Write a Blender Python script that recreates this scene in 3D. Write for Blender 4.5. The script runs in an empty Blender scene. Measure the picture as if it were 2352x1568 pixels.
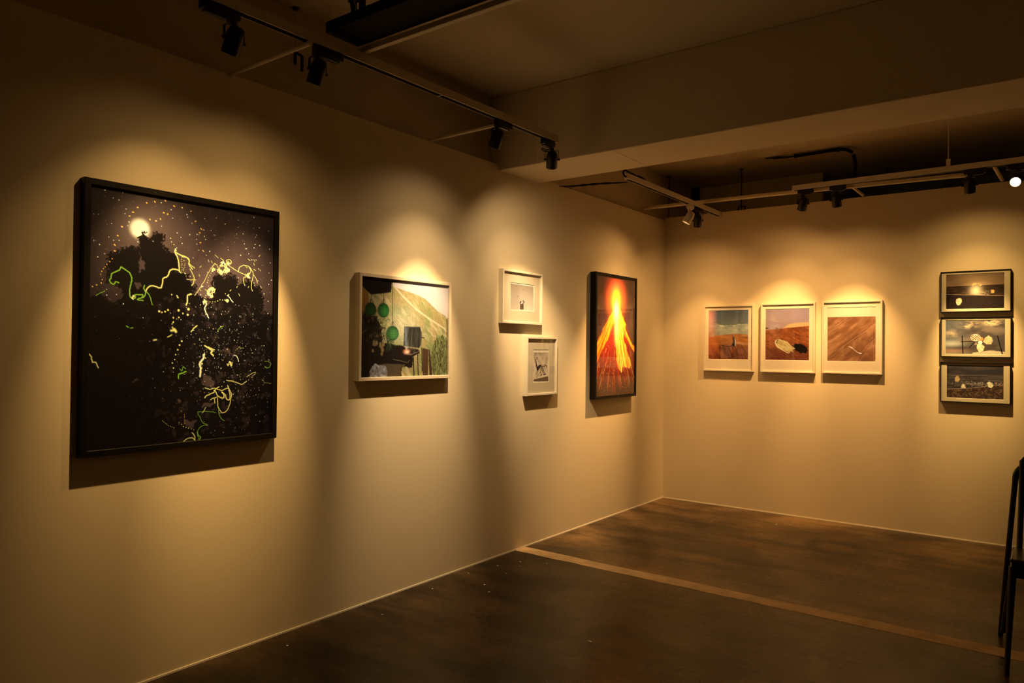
import bpy, bmesh, math, random
import numpy as np
from mathutils import Vector, Matrix, Quaternion

scene = bpy.context.scene
COL = scene.collection
PI = math.pi

# ----------------------------------------------------------------- materials
def mat(name, color, rough=0.6, metal=0.0, spec=0.5, bump=0.0, bscale=40.0, var=0.0, vscale=3.0, coat=0.0):
    m = bpy.data.materials.new(name); m.use_nodes = True
    nt = m.node_tree; b = nt.nodes['Principled BSDF']
    b.inputs['Base Color'].default_value = (*color, 1)
    b.inputs['Roughness'].default_value = rough
    b.inputs['Metallic'].default_value = metal
    b.inputs['Specular IOR Level'].default_value = spec
    b.inputs['Coat Weight'].default_value = coat
    tc = nt.nodes.new('ShaderNodeTexCoord')
    n = nt.nodes.new('ShaderNodeTexNoise'); n.inputs['Scale'].default_value = vscale; n.inputs['Detail'].default_value = 5
    nt.links.new(tc.outputs['Object'], n.inputs['Vector'])
    mr = nt.nodes.new('ShaderNodeMapRange'); mr.inputs[1].default_value = .3; mr.inputs[2].default_value = .7
    mr.inputs[3].default_value = 1 - var; mr.inputs[4].default_value = 1 + var
    nt.links.new(n.outputs['Fac'], mr.inputs[0])
    mx = nt.nodes.new('ShaderNodeVectorMath'); mx.operation = 'SCALE'; mx.inputs[0].default_value = color
    nt.links.new(mr.outputs[0], mx.inputs['Scale']); nt.links.new(mx.outputs[0], b.inputs['Base Color'])
    if bump:
        n2 = nt.nodes.new('ShaderNodeTexNoise'); n2.inputs['Scale'].default_value = bscale; n2.inputs['Detail'].default_value = 4
        nt.links.new(tc.outputs['Object'], n2.inputs['Vector'])
        bp = nt.nodes.new('ShaderNodeBump'); bp.inputs['Strength'].default_value = bump; bp.inputs['Distance'].default_value = .01
        nt.links.new(n2.outputs['Fac'], bp.inputs['Height']); nt.links.new(bp.outputs[0], b.inputs['Normal'])
    return m

M = {}
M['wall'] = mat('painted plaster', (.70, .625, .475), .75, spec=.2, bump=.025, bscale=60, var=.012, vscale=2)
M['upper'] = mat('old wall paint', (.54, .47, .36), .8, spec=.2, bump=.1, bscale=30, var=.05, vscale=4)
M['upperpale'] = mat('greenish old plaster', (.72, .66, .44), .85, spec=.15, bump=.12, bscale=18, var=.08, vscale=5)
M['ceil'] = mat('ceiling paint', (.62, .53, .40), .85, spec=.2, bump=.08, bscale=25, var=.05, vscale=1.3)
M['beam'] = mat('beam paint', (.68, .59, .45), .8, spec=.25, bump=.05, bscale=40, var=.02, vscale=2)
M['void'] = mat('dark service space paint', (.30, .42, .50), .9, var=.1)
M['caulk'] = mat('white caulk', (.85, .82, .74), .5)
M['rail'] = mat('cream powder coated rail', (.66, .60, .50), .45, var=.02)
M['slot'] = mat('black conductor strip', (.003, .003, .003), .7, spec=.05)
M['black'] = mat('black lamp housing', (.009, .009, .009), .45, spec=.35, var=.1, vscale=30)
M['blackm'] = mat('black tray metal', (.007, .006, .005), .8, spec=.15, var=.15, vscale=8)
M['fblack'] = mat('black stained wood frame', (.0045, .004, .0035), .45, spec=.16, var=.15, vscale=20)
M['fwhite'] = mat('white lacquered frame', (.68, .64, .55), .45, spec=.4, var=.01)
M['fpale'] = mat('pale wood frame', (.62, .55, .45), .5, spec=.35, var=.05, vscale=18)
M['board'] = mat('white mat board', (.78, .75, .68), .85, spec=.15, var=.008)
M['shadeboard'] = mat('cream mat board', (.56, .53, .45), .85, spec=.15, var=.01)
M['greyboard'] = mat('grey cream mat board', (.43, .415, .345), .6, spec=.3, var=.01)
M['back'] = mat('backing board', (.2, .16, .11), .9)
M['chair'] = mat('black painted chair steel', (.010, .010, .011), .42, spec=.4, var=.1, vscale=25)
M['seat'] = mat('dark moulded seat', (.035, .03, .028), .35, spec=.5, var=.1, vscale=30)
M['rod'] = mat('dark threaded steel', (.03, .022, .016), .6)
M['strut'] = mat('cream painted tube', (.66, .57, .42), .55, var=.08, vscale=12)
M['flake'] = mat('white plaster crumb', (.75, .7, .6), .8)
M['paintline'] = mat('worn floor paint', (.60, .45, .28), .7, spec=.1, var=.22, vscale=9, bump=.1)

def floor_mat():
    m = bpy.data.materials.new('stained polished concrete'); m.use_nodes = True
    nt = m.node_tree; b = nt.nodes['Principled BSDF']; L = nt.links.new
    tc = nt.nodes.new('ShaderNodeTexCoord')
    def noise(s, d, stretch=(1, 1, 1), rot=0.0, rough=.6):
        mp = nt.nodes.new('ShaderNodeMapping'); mp.inputs['Scale'].default_value = stretch; mp.inputs['Rotation'].default_value = (0, 0, rot)
        L(tc.outputs['Object'], mp.inputs[0])
        n = nt.nodes.new('ShaderNodeTexNoise'); n.inputs['Scale'].default_value = s; n.inputs['Detail'].default_value = d; n.inputs['Roughness'].default_value = rough
        L(mp.outputs[0], n.inputs['Vector']); return n.outputs['Fac']
    def ramp(src, stops):
        r = nt.nodes.new('ShaderNodeValToRGB'); e = r.color_ramp.elements
        e[0].position, e[0].color = stops[0][0], (*stops[0][1], 1); e[1].position, e[1].color = stops[-1][0], (*stops[-1][1], 1)
        for p, c in stops[1:-1]:
            k = e.new(p); k.color = (*c, 1)
        L(src, r.inputs[0]); return r.outputs[0]
    def mul(a, c):
        x = nt.nodes.new('ShaderNodeMix'); x.data_type = 'RGBA'; x.blend_type = 'MULTIPLY'; x.inputs[0].default_value = 1
        L(a, x.inputs[6]); L(c, x.inputs[7]); return x.outputs[2]
    base = ramp(noise(1.1, 8), [(.36, (.030, .019, .010)), (.5, (.078, .050, .025)), (.64, (.165, .105, .050))])
    st = ramp(noise(2.2, 6, (.45, 2.2, 1), .15), [(.38, (.45, .45, .45)), (.5, (1, 1, 1)), (.68, (1.35, 1.28, 1.2))])
    fine = ramp(noise(22, 6), [(.3, (.8, .8, .8)), (.7, (1.15, 1.15, 1.15))])
    col = mul(mul(base, st), fine)
    # round tyre stain: distorted ring
    def ring(cx, cy, rx, ry, rot, rad, wid, dark):
        mp = nt.nodes.new('ShaderNodeMapping'); mp.vector_type = 'TEXTURE'
        mp.inputs['Location'].default_value = (cx, cy, 0); mp.inputs['Rotation'].default_value = (0, 0, rot); mp.inputs['Scale'].default_value = (rx, ry, 1)
        L(tc.outputs['Object'], mp.inputs[0])
        ln = nt.nodes.new('ShaderNodeVectorMath'); ln.operation = 'LENGTH'; L(mp.outputs[0], ln.inputs[0])
        nz = noise(4, 3)
        ad = nt.nodes.new('ShaderNodeMath'); ad.operation = 'MULTIPLY_ADD'; L(nz, ad.inputs[0]); ad.inputs[1].default_value = .35; L(ln.outputs['Value'], ad.inputs[2])
        su = nt.nodes.new('ShaderNodeMath'); su.operation = 'SUBTRACT'; L(ad.outputs[0], su.inputs[0]); su.inputs[1].default_value = rad + .175
        ab = nt.nodes.new('ShaderNodeMath'); ab.operation = 'ABSOLUTE'; L(su.outputs[0], ab.inputs[0])
        mr = nt.nodes.new('ShaderNodeMapRange'); mr.interpolation_type = 'SMOOTHSTEP'; mr.inputs[1].default_value = 0; mr.inputs[2].default_value = wid
        mr.inputs[3].default_value = dark; mr.inputs[4].default_value = 1; L(ab.outputs[0], mr.inputs[0])
        cb = nt.nodes.new('ShaderNodeCombineColor'); [L(mr.outputs[0], cb.inputs[i]) for i in range(3)]
        return cb.outputs[0]
    for a in ((1.80, -.87, .20, .23, .3, .85, .45, .45), (1.42, -1.67, .30, .10, .1, .0, 1.0, .45), (2.55, -.80, .55, .05, .08, .0, 1.1, .5),
              (.78, -1.95, .20, .11, .2, .0, 1.1, .5), (.95, -1.15, .35, .12, -.2, .0, 1.1, .7), (.40, -3.3, .45, .28, .4, .0, 1.1, .55),
              (1.8, -2.9, .5, .3, .1, .0, 1.1, .75), (2.1, -1.75, .3, .07, .2, .0, 1.1, .6)):
        col = mul(col, ring(*a))
    # the concrete is darker in front of the painted line, lighter behind it
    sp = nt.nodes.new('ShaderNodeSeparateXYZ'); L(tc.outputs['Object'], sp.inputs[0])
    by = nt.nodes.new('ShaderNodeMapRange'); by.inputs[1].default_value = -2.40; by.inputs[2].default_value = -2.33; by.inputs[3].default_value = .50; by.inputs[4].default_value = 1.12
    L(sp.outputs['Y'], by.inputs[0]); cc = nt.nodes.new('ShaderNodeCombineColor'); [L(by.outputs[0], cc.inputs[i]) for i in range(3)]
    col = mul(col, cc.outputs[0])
    L(col, b.inputs['Base Color'])
    rr = nt.nodes.new('ShaderNodeMapRange'); L(noise(3, 5), rr.inputs[0]); rr.inputs[1].default_value = .3; rr.inputs[2].default_value = .7
    rr.inputs[3].default_value = .20; rr.inputs[4].default_value = .36; L(rr.outputs[0], b.inputs['Roughness'])
    b.inputs['Specular IOR Level'].default_value = .13
    bp = nt.nodes.new('ShaderNodeBump'); bp.inputs['Strength'].default_value = .12; bp.inputs['Distance'].default_value = .01
    L(noise(14, 5), bp.inputs['Height']); L(bp.outputs[0], b.inputs['Normal'])
    return m
M['floor'] = floor_mat()

def glass_mat():
    # thin pane: Schlick reflectance from the angle to the surface, the same on both faces
    m = bpy.data.materials.new('picture glass'); m.use_nodes = True
    nt = m.node_tree; nt.nodes.clear(); L = nt.links.new
    o = nt.nodes.new('ShaderNodeOutputMaterial'); mx = nt.nodes.new('ShaderNodeMixShader')
    ge = nt.nodes.new('ShaderNodeNewGeometry'); dt = nt.nodes.new('ShaderNodeVectorMath'); dt.operation = 'DOT_PRODUCT'
    L(ge.outputs['Normal'], dt.inputs[0]); L(ge.outputs['Incoming'], dt.inputs[1])
    def mth(op, a, bv):
        n = nt.nodes.new('ShaderNodeMath'); n.operation = op
        for i, v in enumerate((a, bv)):
            if v is None: continue
            if isinstance(v, (int, float)): n.inputs[i].default_value = v
            else: L(v, n.inputs[i])
        return n.outputs[0]
    c = mth('ABSOLUTE', dt.outputs['Value'], None); k = mth('POWER', mth('SUBTRACT', 1.0, c), 5.0)
    F = mth('ADD', mth('MULTIPLY', k, .95), .04)
    tr = nt.nodes.new('ShaderNodeBsdfTransparent'); gl = nt.nodes.new('ShaderNodeBsdfGlossy')
    nz = nt.nodes.new('ShaderNodeTexNoise'); nz.inputs['Scale'].default_value = 2
    mr = nt.nodes.new('ShaderNodeMapRange'); mr.inputs[3].default_value = .004; mr.inputs[4].default_value = .012
    L(nz.outputs['Fac'], mr.inputs[0]); L(mr.outputs[0], gl.inputs['Roughness'])
    L(F, mx.inputs[0]); L(tr.outputs[0], mx.inputs[1]); L(gl.outputs[0], mx.inputs[2]); L(mx.outputs[0], o.inputs[0])
    return m
M['glass'] = glass_mat()

def lens_mat(name, col, strength):
    m = bpy.data.materials.new(name); m.use_nodes = True
    b = m.node_tree.nodes['Principled BSDF']
    b.inputs['Base Color'].default_value = (.9, .85, .75, 1)
    b.inputs['Emission Color'].default_value = (*col, 1); b.inputs['Emission Strength'].default_value = strength
    return m
M['lens'] = lens_mat('lit lamp lens', (1, .62, .28), 2.2)
M['lenshot'] = lens_mat('glaring lamp lens', (1, .66, .30), 60)

def print_mat():
    m = bpy.data.materials.new('photographic print'); m.use_nodes = True
    nt = m.node_tree; b = nt.nodes['Principled BSDF']
    a = nt.nodes.new('ShaderNodeVertexColor'); a.layer_name = 'Ink'
    nt.links.new(a.outputs['Color'], b.inputs['Base Color'])
    b.inputs['Roughness'].default_value = .6; b.inputs['Specular IOR Level'].default_value = .06
    return m
M['print'] = print_mat()

# ----------------------------------------------------------------- objects
def tag(o, label=None, cat=None, group=None, kind=None):
    if label: o['label'] = label
    if cat: o['category'] = cat
    if group: o['group'] = group
    if kind: o['kind'] = kind
    return o
def empty(name, loc=(0, 0, 0), rz=0.0):
    o = bpy.data.objects.new(name, None); COL.objects.link(o); o.location = loc; o.rotation_euler = (0, 0, rz)
    o.empty_display_size = .05
    return o
def link(name, me, m, parent=None):
    o = bpy.data.objects.new(name, me); COL.objects.link(o)
    if m: me.materials.append(m)
    if parent: o.parent = parent
    return o

class MB:
    def __init__(s): s.bm = bmesh.new()
    def box(s, x0, x1, y0, y1, z0, z1, bev=0.0):
        r = bmesh.ops.create_cube(s.bm, size=1)
        for v in r['verts']:
            v.co = Vector(((x0 + x1) / 2 + v.co.x * (x1 - x0), (y0 + y1) / 2 + v.co.y * (y1 - y0), (z0 + z1) / 2 + v.co.z * (z1 - z0)))
        if bev:
            es = list({e for v in r['verts'] for e in v.link_edges})
            bmesh.ops.bevel(s.bm, geom=es, offset=bev, segments=2, affect='EDGES', profile=.5)
        return s
    def loft(s, rings, close=True, cap=True):
        vs = [[s.bm.verts.new(p) for p in r] for r in rings]; n = len(vs[0])
        for a, b in zip(vs, vs[1:]):
            for i in range(n if close else n - 1):
                j = (i + 1) % n; s.bm.faces.new((a[i], a[j], b[j], b[i]))
        if cap:
            s.bm.faces.new(vs[0][::-1]); s.bm.faces.new(vs[-1])
        return s
    def tube(s, pts, r, n=12, flat=1.0):
        P = [Vector(p) for p in pts]; rings = []; up0 = None
        R = r if isinstance(r, (list, tuple)) else [r] * len(P)
        for i, p in enumerate(P):
            d = (P[min(i + 1, len(P) - 1)] - P[max(i - 1, 0)]).normalized()
            if up0 is None:
                up0 = Vector((0, 0, 1)) if abs(d.z) < .9 else Vector((1, 0, 0))
            a = d.cross(up0).normalized(); b = a.cross(d).normalized(); up0 = b
            rings.append([p + a * math.cos(2 * PI * k / n) * R[i] + b * math.sin(2 * PI * k / n) * R[i] * flat for k in range(n)])
        return s.loft(rings)
    def bar(s, p0, p1, w, h, up=(0, 0, 1)):   # rectangular bar
        p0, p1 = Vector(p0), Vector(p1); d = (p1 - p0).normalized(); u = Vector(up)
        a = d.cross(u).normalized(); b = a.cross(d).normalized()
        ring = lambda p: [p + a * w / 2 + b * h / 2, p - a * w / 2 + b * h / 2, p - a * w / 2 - b * h / 2, p + a * w / 2 - b * h / 2]
        return s.loft([ring(p0), ring(p1)])
    def lathe(s, prof, n=28):  # around z
        rings = [[Vector((max(r, 1e-4) * math.cos(2 * PI * k / n), max(r, 1e-4) * math.sin(2 * PI * k / n), z)) for k in range(n)] for r, z in prof]
        return s.loft(rings)
    def ringframe(s, x0, x1, z0, z1, fw, y0, y1, bev=.0015):   # mitred rectangular frame, front at y0 (negative), back at y1
        prof = [(0, y1), (0, y0 + bev), (bev, y0), (fw - bev, y0), (fw, y0 + bev), (fw, y1)]
        rings = []
        for (sx, sz, cx, cz_) in ((1, 1, x0, z0), (-1, 1, x1, z0), (-1, -1, x1, z1), (1, -1, x0, z1)):
            rings.append([s.bm.verts.new((cx + sx * o, y, cz_ + sz * o)) for o, y in prof])
        n = len(prof)
        for k in range(4):
            a, b = rings[k], rings[(k + 1) % 4]
            for i in range(n):
                j = (i + 1) % n; s.bm.faces.new((a[i], a[j], b[j], b[i]))
        return s
    def build(s, name, m, parent=None, smooth=False):
        bmesh.ops.recalc_face_normals(s.bm, faces=s.bm.faces)
        me = bpy.data.meshes.new(name); s.bm.to_mesh(me); s.bm.free()
        if smooth:
            for p in me.polygons: p.use_smooth = True
            try: me.set_sharp_from_angle(angle=math.radians(38))
            except Exception: pass
        return link(name, me, m, parent)

# ----------------------------------------------------------------- picture painting (ink colours on the prints)
def lin(c):
    c = np.asarray(c, float) / 255.0
    return np.where(c <= .04045, c / 12.92, ((c + .055) / 1.055) ** 2.4)

class Art:
    """ink on paper: a grid of w x h millimetres, origin top left, x right, y down"""
    def __init__(s, w, h, step, white, seed=1, gain=.74):
        s.w, s.h, s.step = w, h, step
        s.nx, s.ny = int(round(w / step)) + 1, int(round(h / step)) + 1
        s.X, s.Y = np.meshgrid(np.linspace(0, w, s.nx), np.linspace(0, h, s.ny))
        s.white = lin(white); s.gain = gain; s.rng = np.random.default_rng(seed)
        s.img = np.zeros((s.ny, s.nx, 3))
    def c(s, col): return lin(col)
    def fill(s, col): s.img[:] = s.c(col)
    def over(s, m, col):
        col = s.c(col) if not isinstance(col, np.ndarray) else col
        s.img = s.img * (1 - m[..., None]) + col * m[..., None]
    def noise(s, size, octv=4, sx=1.0, sy=1.0, rot=0.0, seed=None):
        rng = np.random.default_rng(seed if seed is not None else s.rng.integers(1 << 30))
        cr, sr = math.cos(rot), math.sin(rot)
        U = (s.X * cr + s.Y * sr) / (size * sx); V = (-s.X * sr + s.Y * cr) / (size * sy)
        out = np.zeros_like(U); amp = 1; tot = 0
        for o in range(octv):
            g = rng.random((64, 64)); u = U * 2 ** o + 17.3 * o; v = V * 2 ** o + 9.1 * o
            iu, iv = np.floor(u).astype(int), np.floor(v).astype(int); fu, fv = u - iu, v - iv
            fu, fv = fu * fu * (3 - 2 * fu), fv * fv * (3 - 2 * fv)
            a = g[iv % 64, iu % 64]; b = g[iv % 64, (iu + 1) % 64]; c = g[(iv + 1) % 64, iu % 64]; d = g[(iv + 1) % 64, (iu + 1) % 64]
            out += amp * ((a * (1 - fu) + b * fu) * (1 - fv) + (c * (1 - fu) + d * fu) * fv); tot += amp; amp *= .55
        return out / tot
    def polymask(s, pts, rag=0.0, rsize=12.0, seed=5):
        X, Y = s.X, s.Y
        if rag:
            X = X + (s.noise(rsize, 3, seed=seed) - .5) * 2 * rag; Y = Y + (s.noise(rsize, 3, seed=seed + 1) - .5) * 2 * rag
        m = np.zeros(X.shape, bool); n = len(pts)
        for i in range(n):
            x1, y1 = pts[i]; x2, y2 = pts[(i + 1) % n]
            if y1 == y2: continue
            cond = ((y1 > Y) != (y2 > Y)) & (X < (x2 - x1) * (Y - y1) / (y2 - y1) + x1)
            m ^= cond
        return m.astype(float)
    def soft(s, m, k=1):
        for _ in range(k):
            p = np.pad(m, 1, mode='edge')
            m = (p[1:-1, 1:-1] * 4 + p[:-2, 1:-1] * 2 + p[2:, 1:-1] * 2 + p[1:-1, :-2] * 2 + p[1:-1, 2:] * 2 + p[:-2, :-2] + p[2:, 2:] + p[:-2, 2:] + p[2:, :-2]) / 16
        return m
    def poly(s, pts, col, rag=0.0, rsize=12.0, a=1.0, k=1, seed=5):
        s.over(s.soft(s.polymask(pts, rag, rsize, seed), k) * a, col)
    def below(s, pts, amp=0.0, size=30):   # mask of everything under a skyline
        xs = [p[0] for p in pts]; ys = [p[1] for p in pts]
        y = np.interp(s.X, xs, ys) + (s.noise(size, 4) - .5) * 2 * amp
        return np.clip((s.Y - y) / s.step + .5, 0, 1)
    def line(s, pts, col, w, a=1.0):
        for (x1, y1), (x2, y2) in zip(pts, pts[1:]):
            pad = w * 1.5 + s.step * 2
            i0 = max(int((min(x1, x2) - pad) / s.step), 0); i1 = min(int((max(x1, x2) + pad) / s.step) + 2, s.nx)
            j0 = max(int((min(y1, y2) - pad) / s.step), 0); j1 = min(int((max(y1, y2) + pad) / s.step) + 2, s.ny)
            if i1 <= i0 or j1 <= j0: continue
            X, Y = s.X[j0:j1, i0:i1], s.Y[j0:j1, i0:i1]
            dx, dy = x2 - x1, y2 - y1; q = max(dx * dx + dy * dy, 1e-6)
            t = np.clip(((X - x1) * dx + (Y - y1) * dy) / q, 0, 1)
            d = np.hypot(X - x1 - t * dx, Y - y1 - t * dy)
            m = np.clip((w / 2 - d) / s.step + .5, 0, 1) * min(1, w / s.step) * a
            sub = s.img[j0:j1, i0:i1]; sub[:] = sub * (1 - m[..., None]) + s.c(col) * m[..., None]
    def dot(s, x, y, r, col, a=1.0): s.line([(x, y), (x + .01, y)], col, 2 * r, a)
    def blob(s, x, y, rx, ry, col, a=1.0, p=2.0, rot=0.0):
        cr, sr = math.cos(rot), math.sin(rot)
        U = ((s.X - x) * cr + (s.Y - y) * sr) / rx; V = (-(s.X - x) * sr + (s.Y - y) * cr) / ry
        s.over(np.exp(-(U * U + V * V) ** (p / 2)) * a, col)
    def disc(s, x, y, rx, ry, col, a=1.0, k=1):
        s.over(s.soft((((s.X - x) / rx) ** 2 + ((s.Y - y) / ry) ** 2 < 1).astype(float), k) * a, col)
    def tint(s, n, lo, hi): s.img *= (lo + (hi - lo) * n)[..., None]
    def mesh(s, name):
        ink = np.clip(s.img / s.white * s.gain, 0.002, .97)
        nx, ny = s.nx, s.ny
        co = np.zeros((ny, nx, 3)); co[..., 0] = s.X / 1000; co[..., 2] = -s.Y / 1000
        me = bpy.data.meshes.new(name)
        idx = np.arange(nx * ny).reshape(ny, nx)
        q = np.stack([idx[:-1, :-1], idx[1:, :-1], idx[1:, 1:], idx[:-1, 1:]], -1).reshape(-1, 4)
        me.vertices.add(nx * ny); me.vertices.foreach_set('co', co.reshape(-1).astype(np.float32))
        me.loops.add(q.size); me.loops.foreach_set('vertex_index', q.reshape(-1).astype(np.int32))
        me.polygons.add(len(q)); me.polygons.foreach_set('loop_start', np.arange(0, q.size, 4, dtype=np.int32))
        me.polygons.foreach_set('loop_total', np.full(len(q), 4, dtype=np.int32))
        me.update(calc_edges=True)
        at = me.color_attributes.new('Ink', 'FLOAT_COLOR', 'POINT')
        rgba = np.ones((ny, nx, 4)); rgba[..., :3] = ink
        at.data.foreach_set('color', rgba.reshape(-1).astype(np.float32))
        me.validate()
        return me
A_MOON=[(199,151)]
A_TREES=[[(85,271),(102,274),(127,245),(144,247),(161,232),(179,239),(196,232),(205,235),(202,196),(217,171),(227,188),(240,191),(250,203),(263,183),(251,180),(269,160),(299,165),(291,194),(296,216),(315,232),(334,239),(353,242),(368,296),(359,320),(383,325),(407,330),(418,371),(448,379),(438,417),(469,425),(504,442),(471,592),(1,602),(-9,463),(39,443),(72,471),(105,483),(143,450),(138,415),(104,391),(79,376),(78,320)],[(505,447),(540,425),(545,386),(534,358),(549,322),(576,320),(592,329),(619,309),(652,329),(661,368),(685,346),(719,338),(754,356),(780,364),(796,425),(791,472),(857,505),(870,594),(487,601),(516,533),(495,495)],[(-66,531),(918,489),(919,585),(929,1209),(-57,1117)]]
A_GAPS=[[(194,241),(206,267),(217,284),(220,324),(202,330),(193,308),(206,276)],[(181,385),(203,379),(212,396),(195,406)],[(485,805),(494,767),(525,787),(552,812),(542,836),(500,829)],[(602,646),(624,660),(635,685),(608,675)],[(484,438),(515,432),(520,460),(495,471)],[(377,881),(394,884),(392,898),(377,897)],[(174,796),(196,776),(205,783),(187,796)],[(491,901),(548,904),(533,922),(492,920)],[(412,972),(462,985),(453,1008),(408,995)]]
A_TRAILS=[('G',5,[(79,378),(84,388),(96,394),(104,382),(117,386)]),('G',5,[(79,378),(85,367),(87,353),(103,341),(118,333),(125,320),(137,327),(156,338),(165,351),(169,368),(164,391),(161,413),(161,435),(169,447),(184,443),(184,430),(204,430),(215,428),(211,441),(193,450),(218,454)]),('G',5,[(215,441),(222,436),(227,418),(219,402),(223,389)]),('G',4,[(228,413),(239,423),(249,443),(257,469)]),('Y',6,[(228,413),(243,392),(261,387),(289,395),(298,381),(303,353),(321,342),(330,318),(349,307),(368,310),(380,320)]),('Y',6,[(375,314),(372,282),(365,254),(352,232),(357,220)]),('Y',6,[(357,232),(386,247),(406,250),(419,263),(419,282),(436,299)]),('Y',4,[(386,243),(416,254),(421,277),(446,293)]),('Y',4,[(424,300),(442,332),(442,360),(432,374)]),('Y',3,[(410,348),(452,346)]),('Yd',4,[(385,247),(386,322)]),('Yd',4,[(396,265),(400,279),(392,312),(407,332)]),('Yd',6,[(333,174),(337,188),(347,200),(355,218)]),('Od',6,[(-2,404),(14,409),(30,401),(48,393),(50,378),(43,357),(49,344),(67,314),(88,290)]),('Os',6,[(102,261),(100,226),(109,190),(128,146),(151,105),(185,66),(222,41),(263,23),(302,18),(342,27),(376,32),(420,47),(441,82),(471,107),(461,134),(475,171),(485,213)]),('Os',6,[(244,110),(262,104),(289,94),(317,73),(303,63)]),('G',3,[(27,444),(39,437),(63,422)]),('Y',2,[(448,417),(465,392),(493,346),(513,306),(533,275),(543,267),(556,273),(565,297)]),('Yd',5,[(543,264),(528,300),(513,330),(508,355),(514,369),(524,383),(509,393),(494,433)]),('Y',3,[(572,235),(585,248),(570,272),(565,301),(576,310),(591,289),(607,263),(626,249),(617,239),(601,244),(610,263),(651,284),(702,304),(719,313)]),('Y',3,[(665,290),(670,269),(692,257),(718,260),(735,276),(744,301),(736,332),(734,357),(741,377)]),('Y',2,[(741,296),(759,315),(768,339)]),('Y',3,[(718,262),(730,281),(713,308),(693,315),(692,335),(700,355)]),('Yd',5,[(523,441),(546,439),(572,429),(604,429)]),('W',4,[(609,406),(623,420),(637,437)]),('W',5,[(494,433),(505,452),(497,471),(505,495),(516,514)]),('Yd',9,[(341,421),(365,424),(370,431)]),('Y',7,[(431,411),(414,421),(414,447),(407,462)]),('Yd',11,[(288,496),(300,501),(314,497),(326,487)]),('Yd',13,[(373,489),(395,500),(419,480),(415,504)]),('Yd',8,[(374,519),(350,520),(352,539),(345,548),(351,580),(363,579)]),('Yd',7,[(598,399),(615,403)]),('Yd',9,[(348,541),(351,569)]),('Y',10,[(341,578),(353,576),(363,582),(358,574),(351,570)]),('Y',5,[(327,606),(344,596)]),('Y',5,[(433,582),(446,564),(460,553)]),('Y',8,[(264,622),(276,618)]),('Yd',8,[(390,624),(380,641),(372,663),(364,683),(359,704),(348,721),(356,741)]),('G',6,[(378,788),(380,771),(395,765),(412,758)]),('G',3,[(382,746),(394,755),(399,737),(411,746)]),('Y',5,[(7,681),(14,693),(19,713),(32,715),(41,738)]),('G',5,[(149,564),(158,569)]),('G',4,[(167,571),(176,570)]),('G',3,[(561,572),(574,558),(591,550)]),('Y',7,[(500,643),(523,656),(536,666),(531,675),(542,688)]),('Y',5,[(547,662),(518,649)]),('W',9,[(498,680),(491,704),(476,723),(481,747),(478,783)]),('Yd',10,[(493,685),(503,700),(488,723),(484,762)]),('Y',4,[(503,834),(526,842),(552,838),(584,849),(616,841),(633,859),(636,879),(626,923),(612,947),(594,953),(578,940),(569,920),(566,885)]),('Y',5,[(501,880),(516,868),(547,858),(552,846),(573,832)]),('Y',5,[(552,846),(569,876),(595,884),(598,872),(587,857),(606,872),(612,890),(628,893),(627,858),(616,828)]),('Y',4,[(530,891),(548,884),(553,906)]),('Y',4,[(548,884),(569,876)]),('G',3,[(577,932),(572,949),(586,979),(602,990)]),('G',2,[(559,951),(523,943),(472,943),(482,967),(495,992),(516,1003),(488,1008),(473,1024),(471,1043),(479,1068)]),('Y',3,[(509,923),(492,949)]),('Y',4,[(610,803),(648,810),(687,824),(715,811)]),('Y',2,[(715,789),(760,767),(758,780)]),('Y',4,[(404,1070),(424,1057),(448,1057),(459,1069),(456,1046),(443,1033)]),('G',4,[(468,1033),(476,1048),(485,1058),(479,1070)]),('Yd',5,[(386,984),(403,1002),(428,1011),(453,1022)]),('Yd',4,[(310,971),(336,992),(360,1005)]),('G',2,[(812,716),(836,716),(847,732),(836,748),(813,742),(825,750)]),('W',4,[(646,685),(663,693),(672,715)]),('Yd',5,[(667,780),(681,790),(684,803)]),('Yd',3,[(802,806),(814,820),(850,825)]),('Yd',4,[(657,661),(671,650),(696,652)]),('Od',4,[(407,948),(409,990)])]
A_SCRIB=[((596,272),30,14),((567,301),18,8),((532,399),26,16),((721,305),14,8),((607,432),9,6),((544,294),16,6),((175,443),10,5),((620,730),20,6),((499,447),12,8)]
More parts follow.
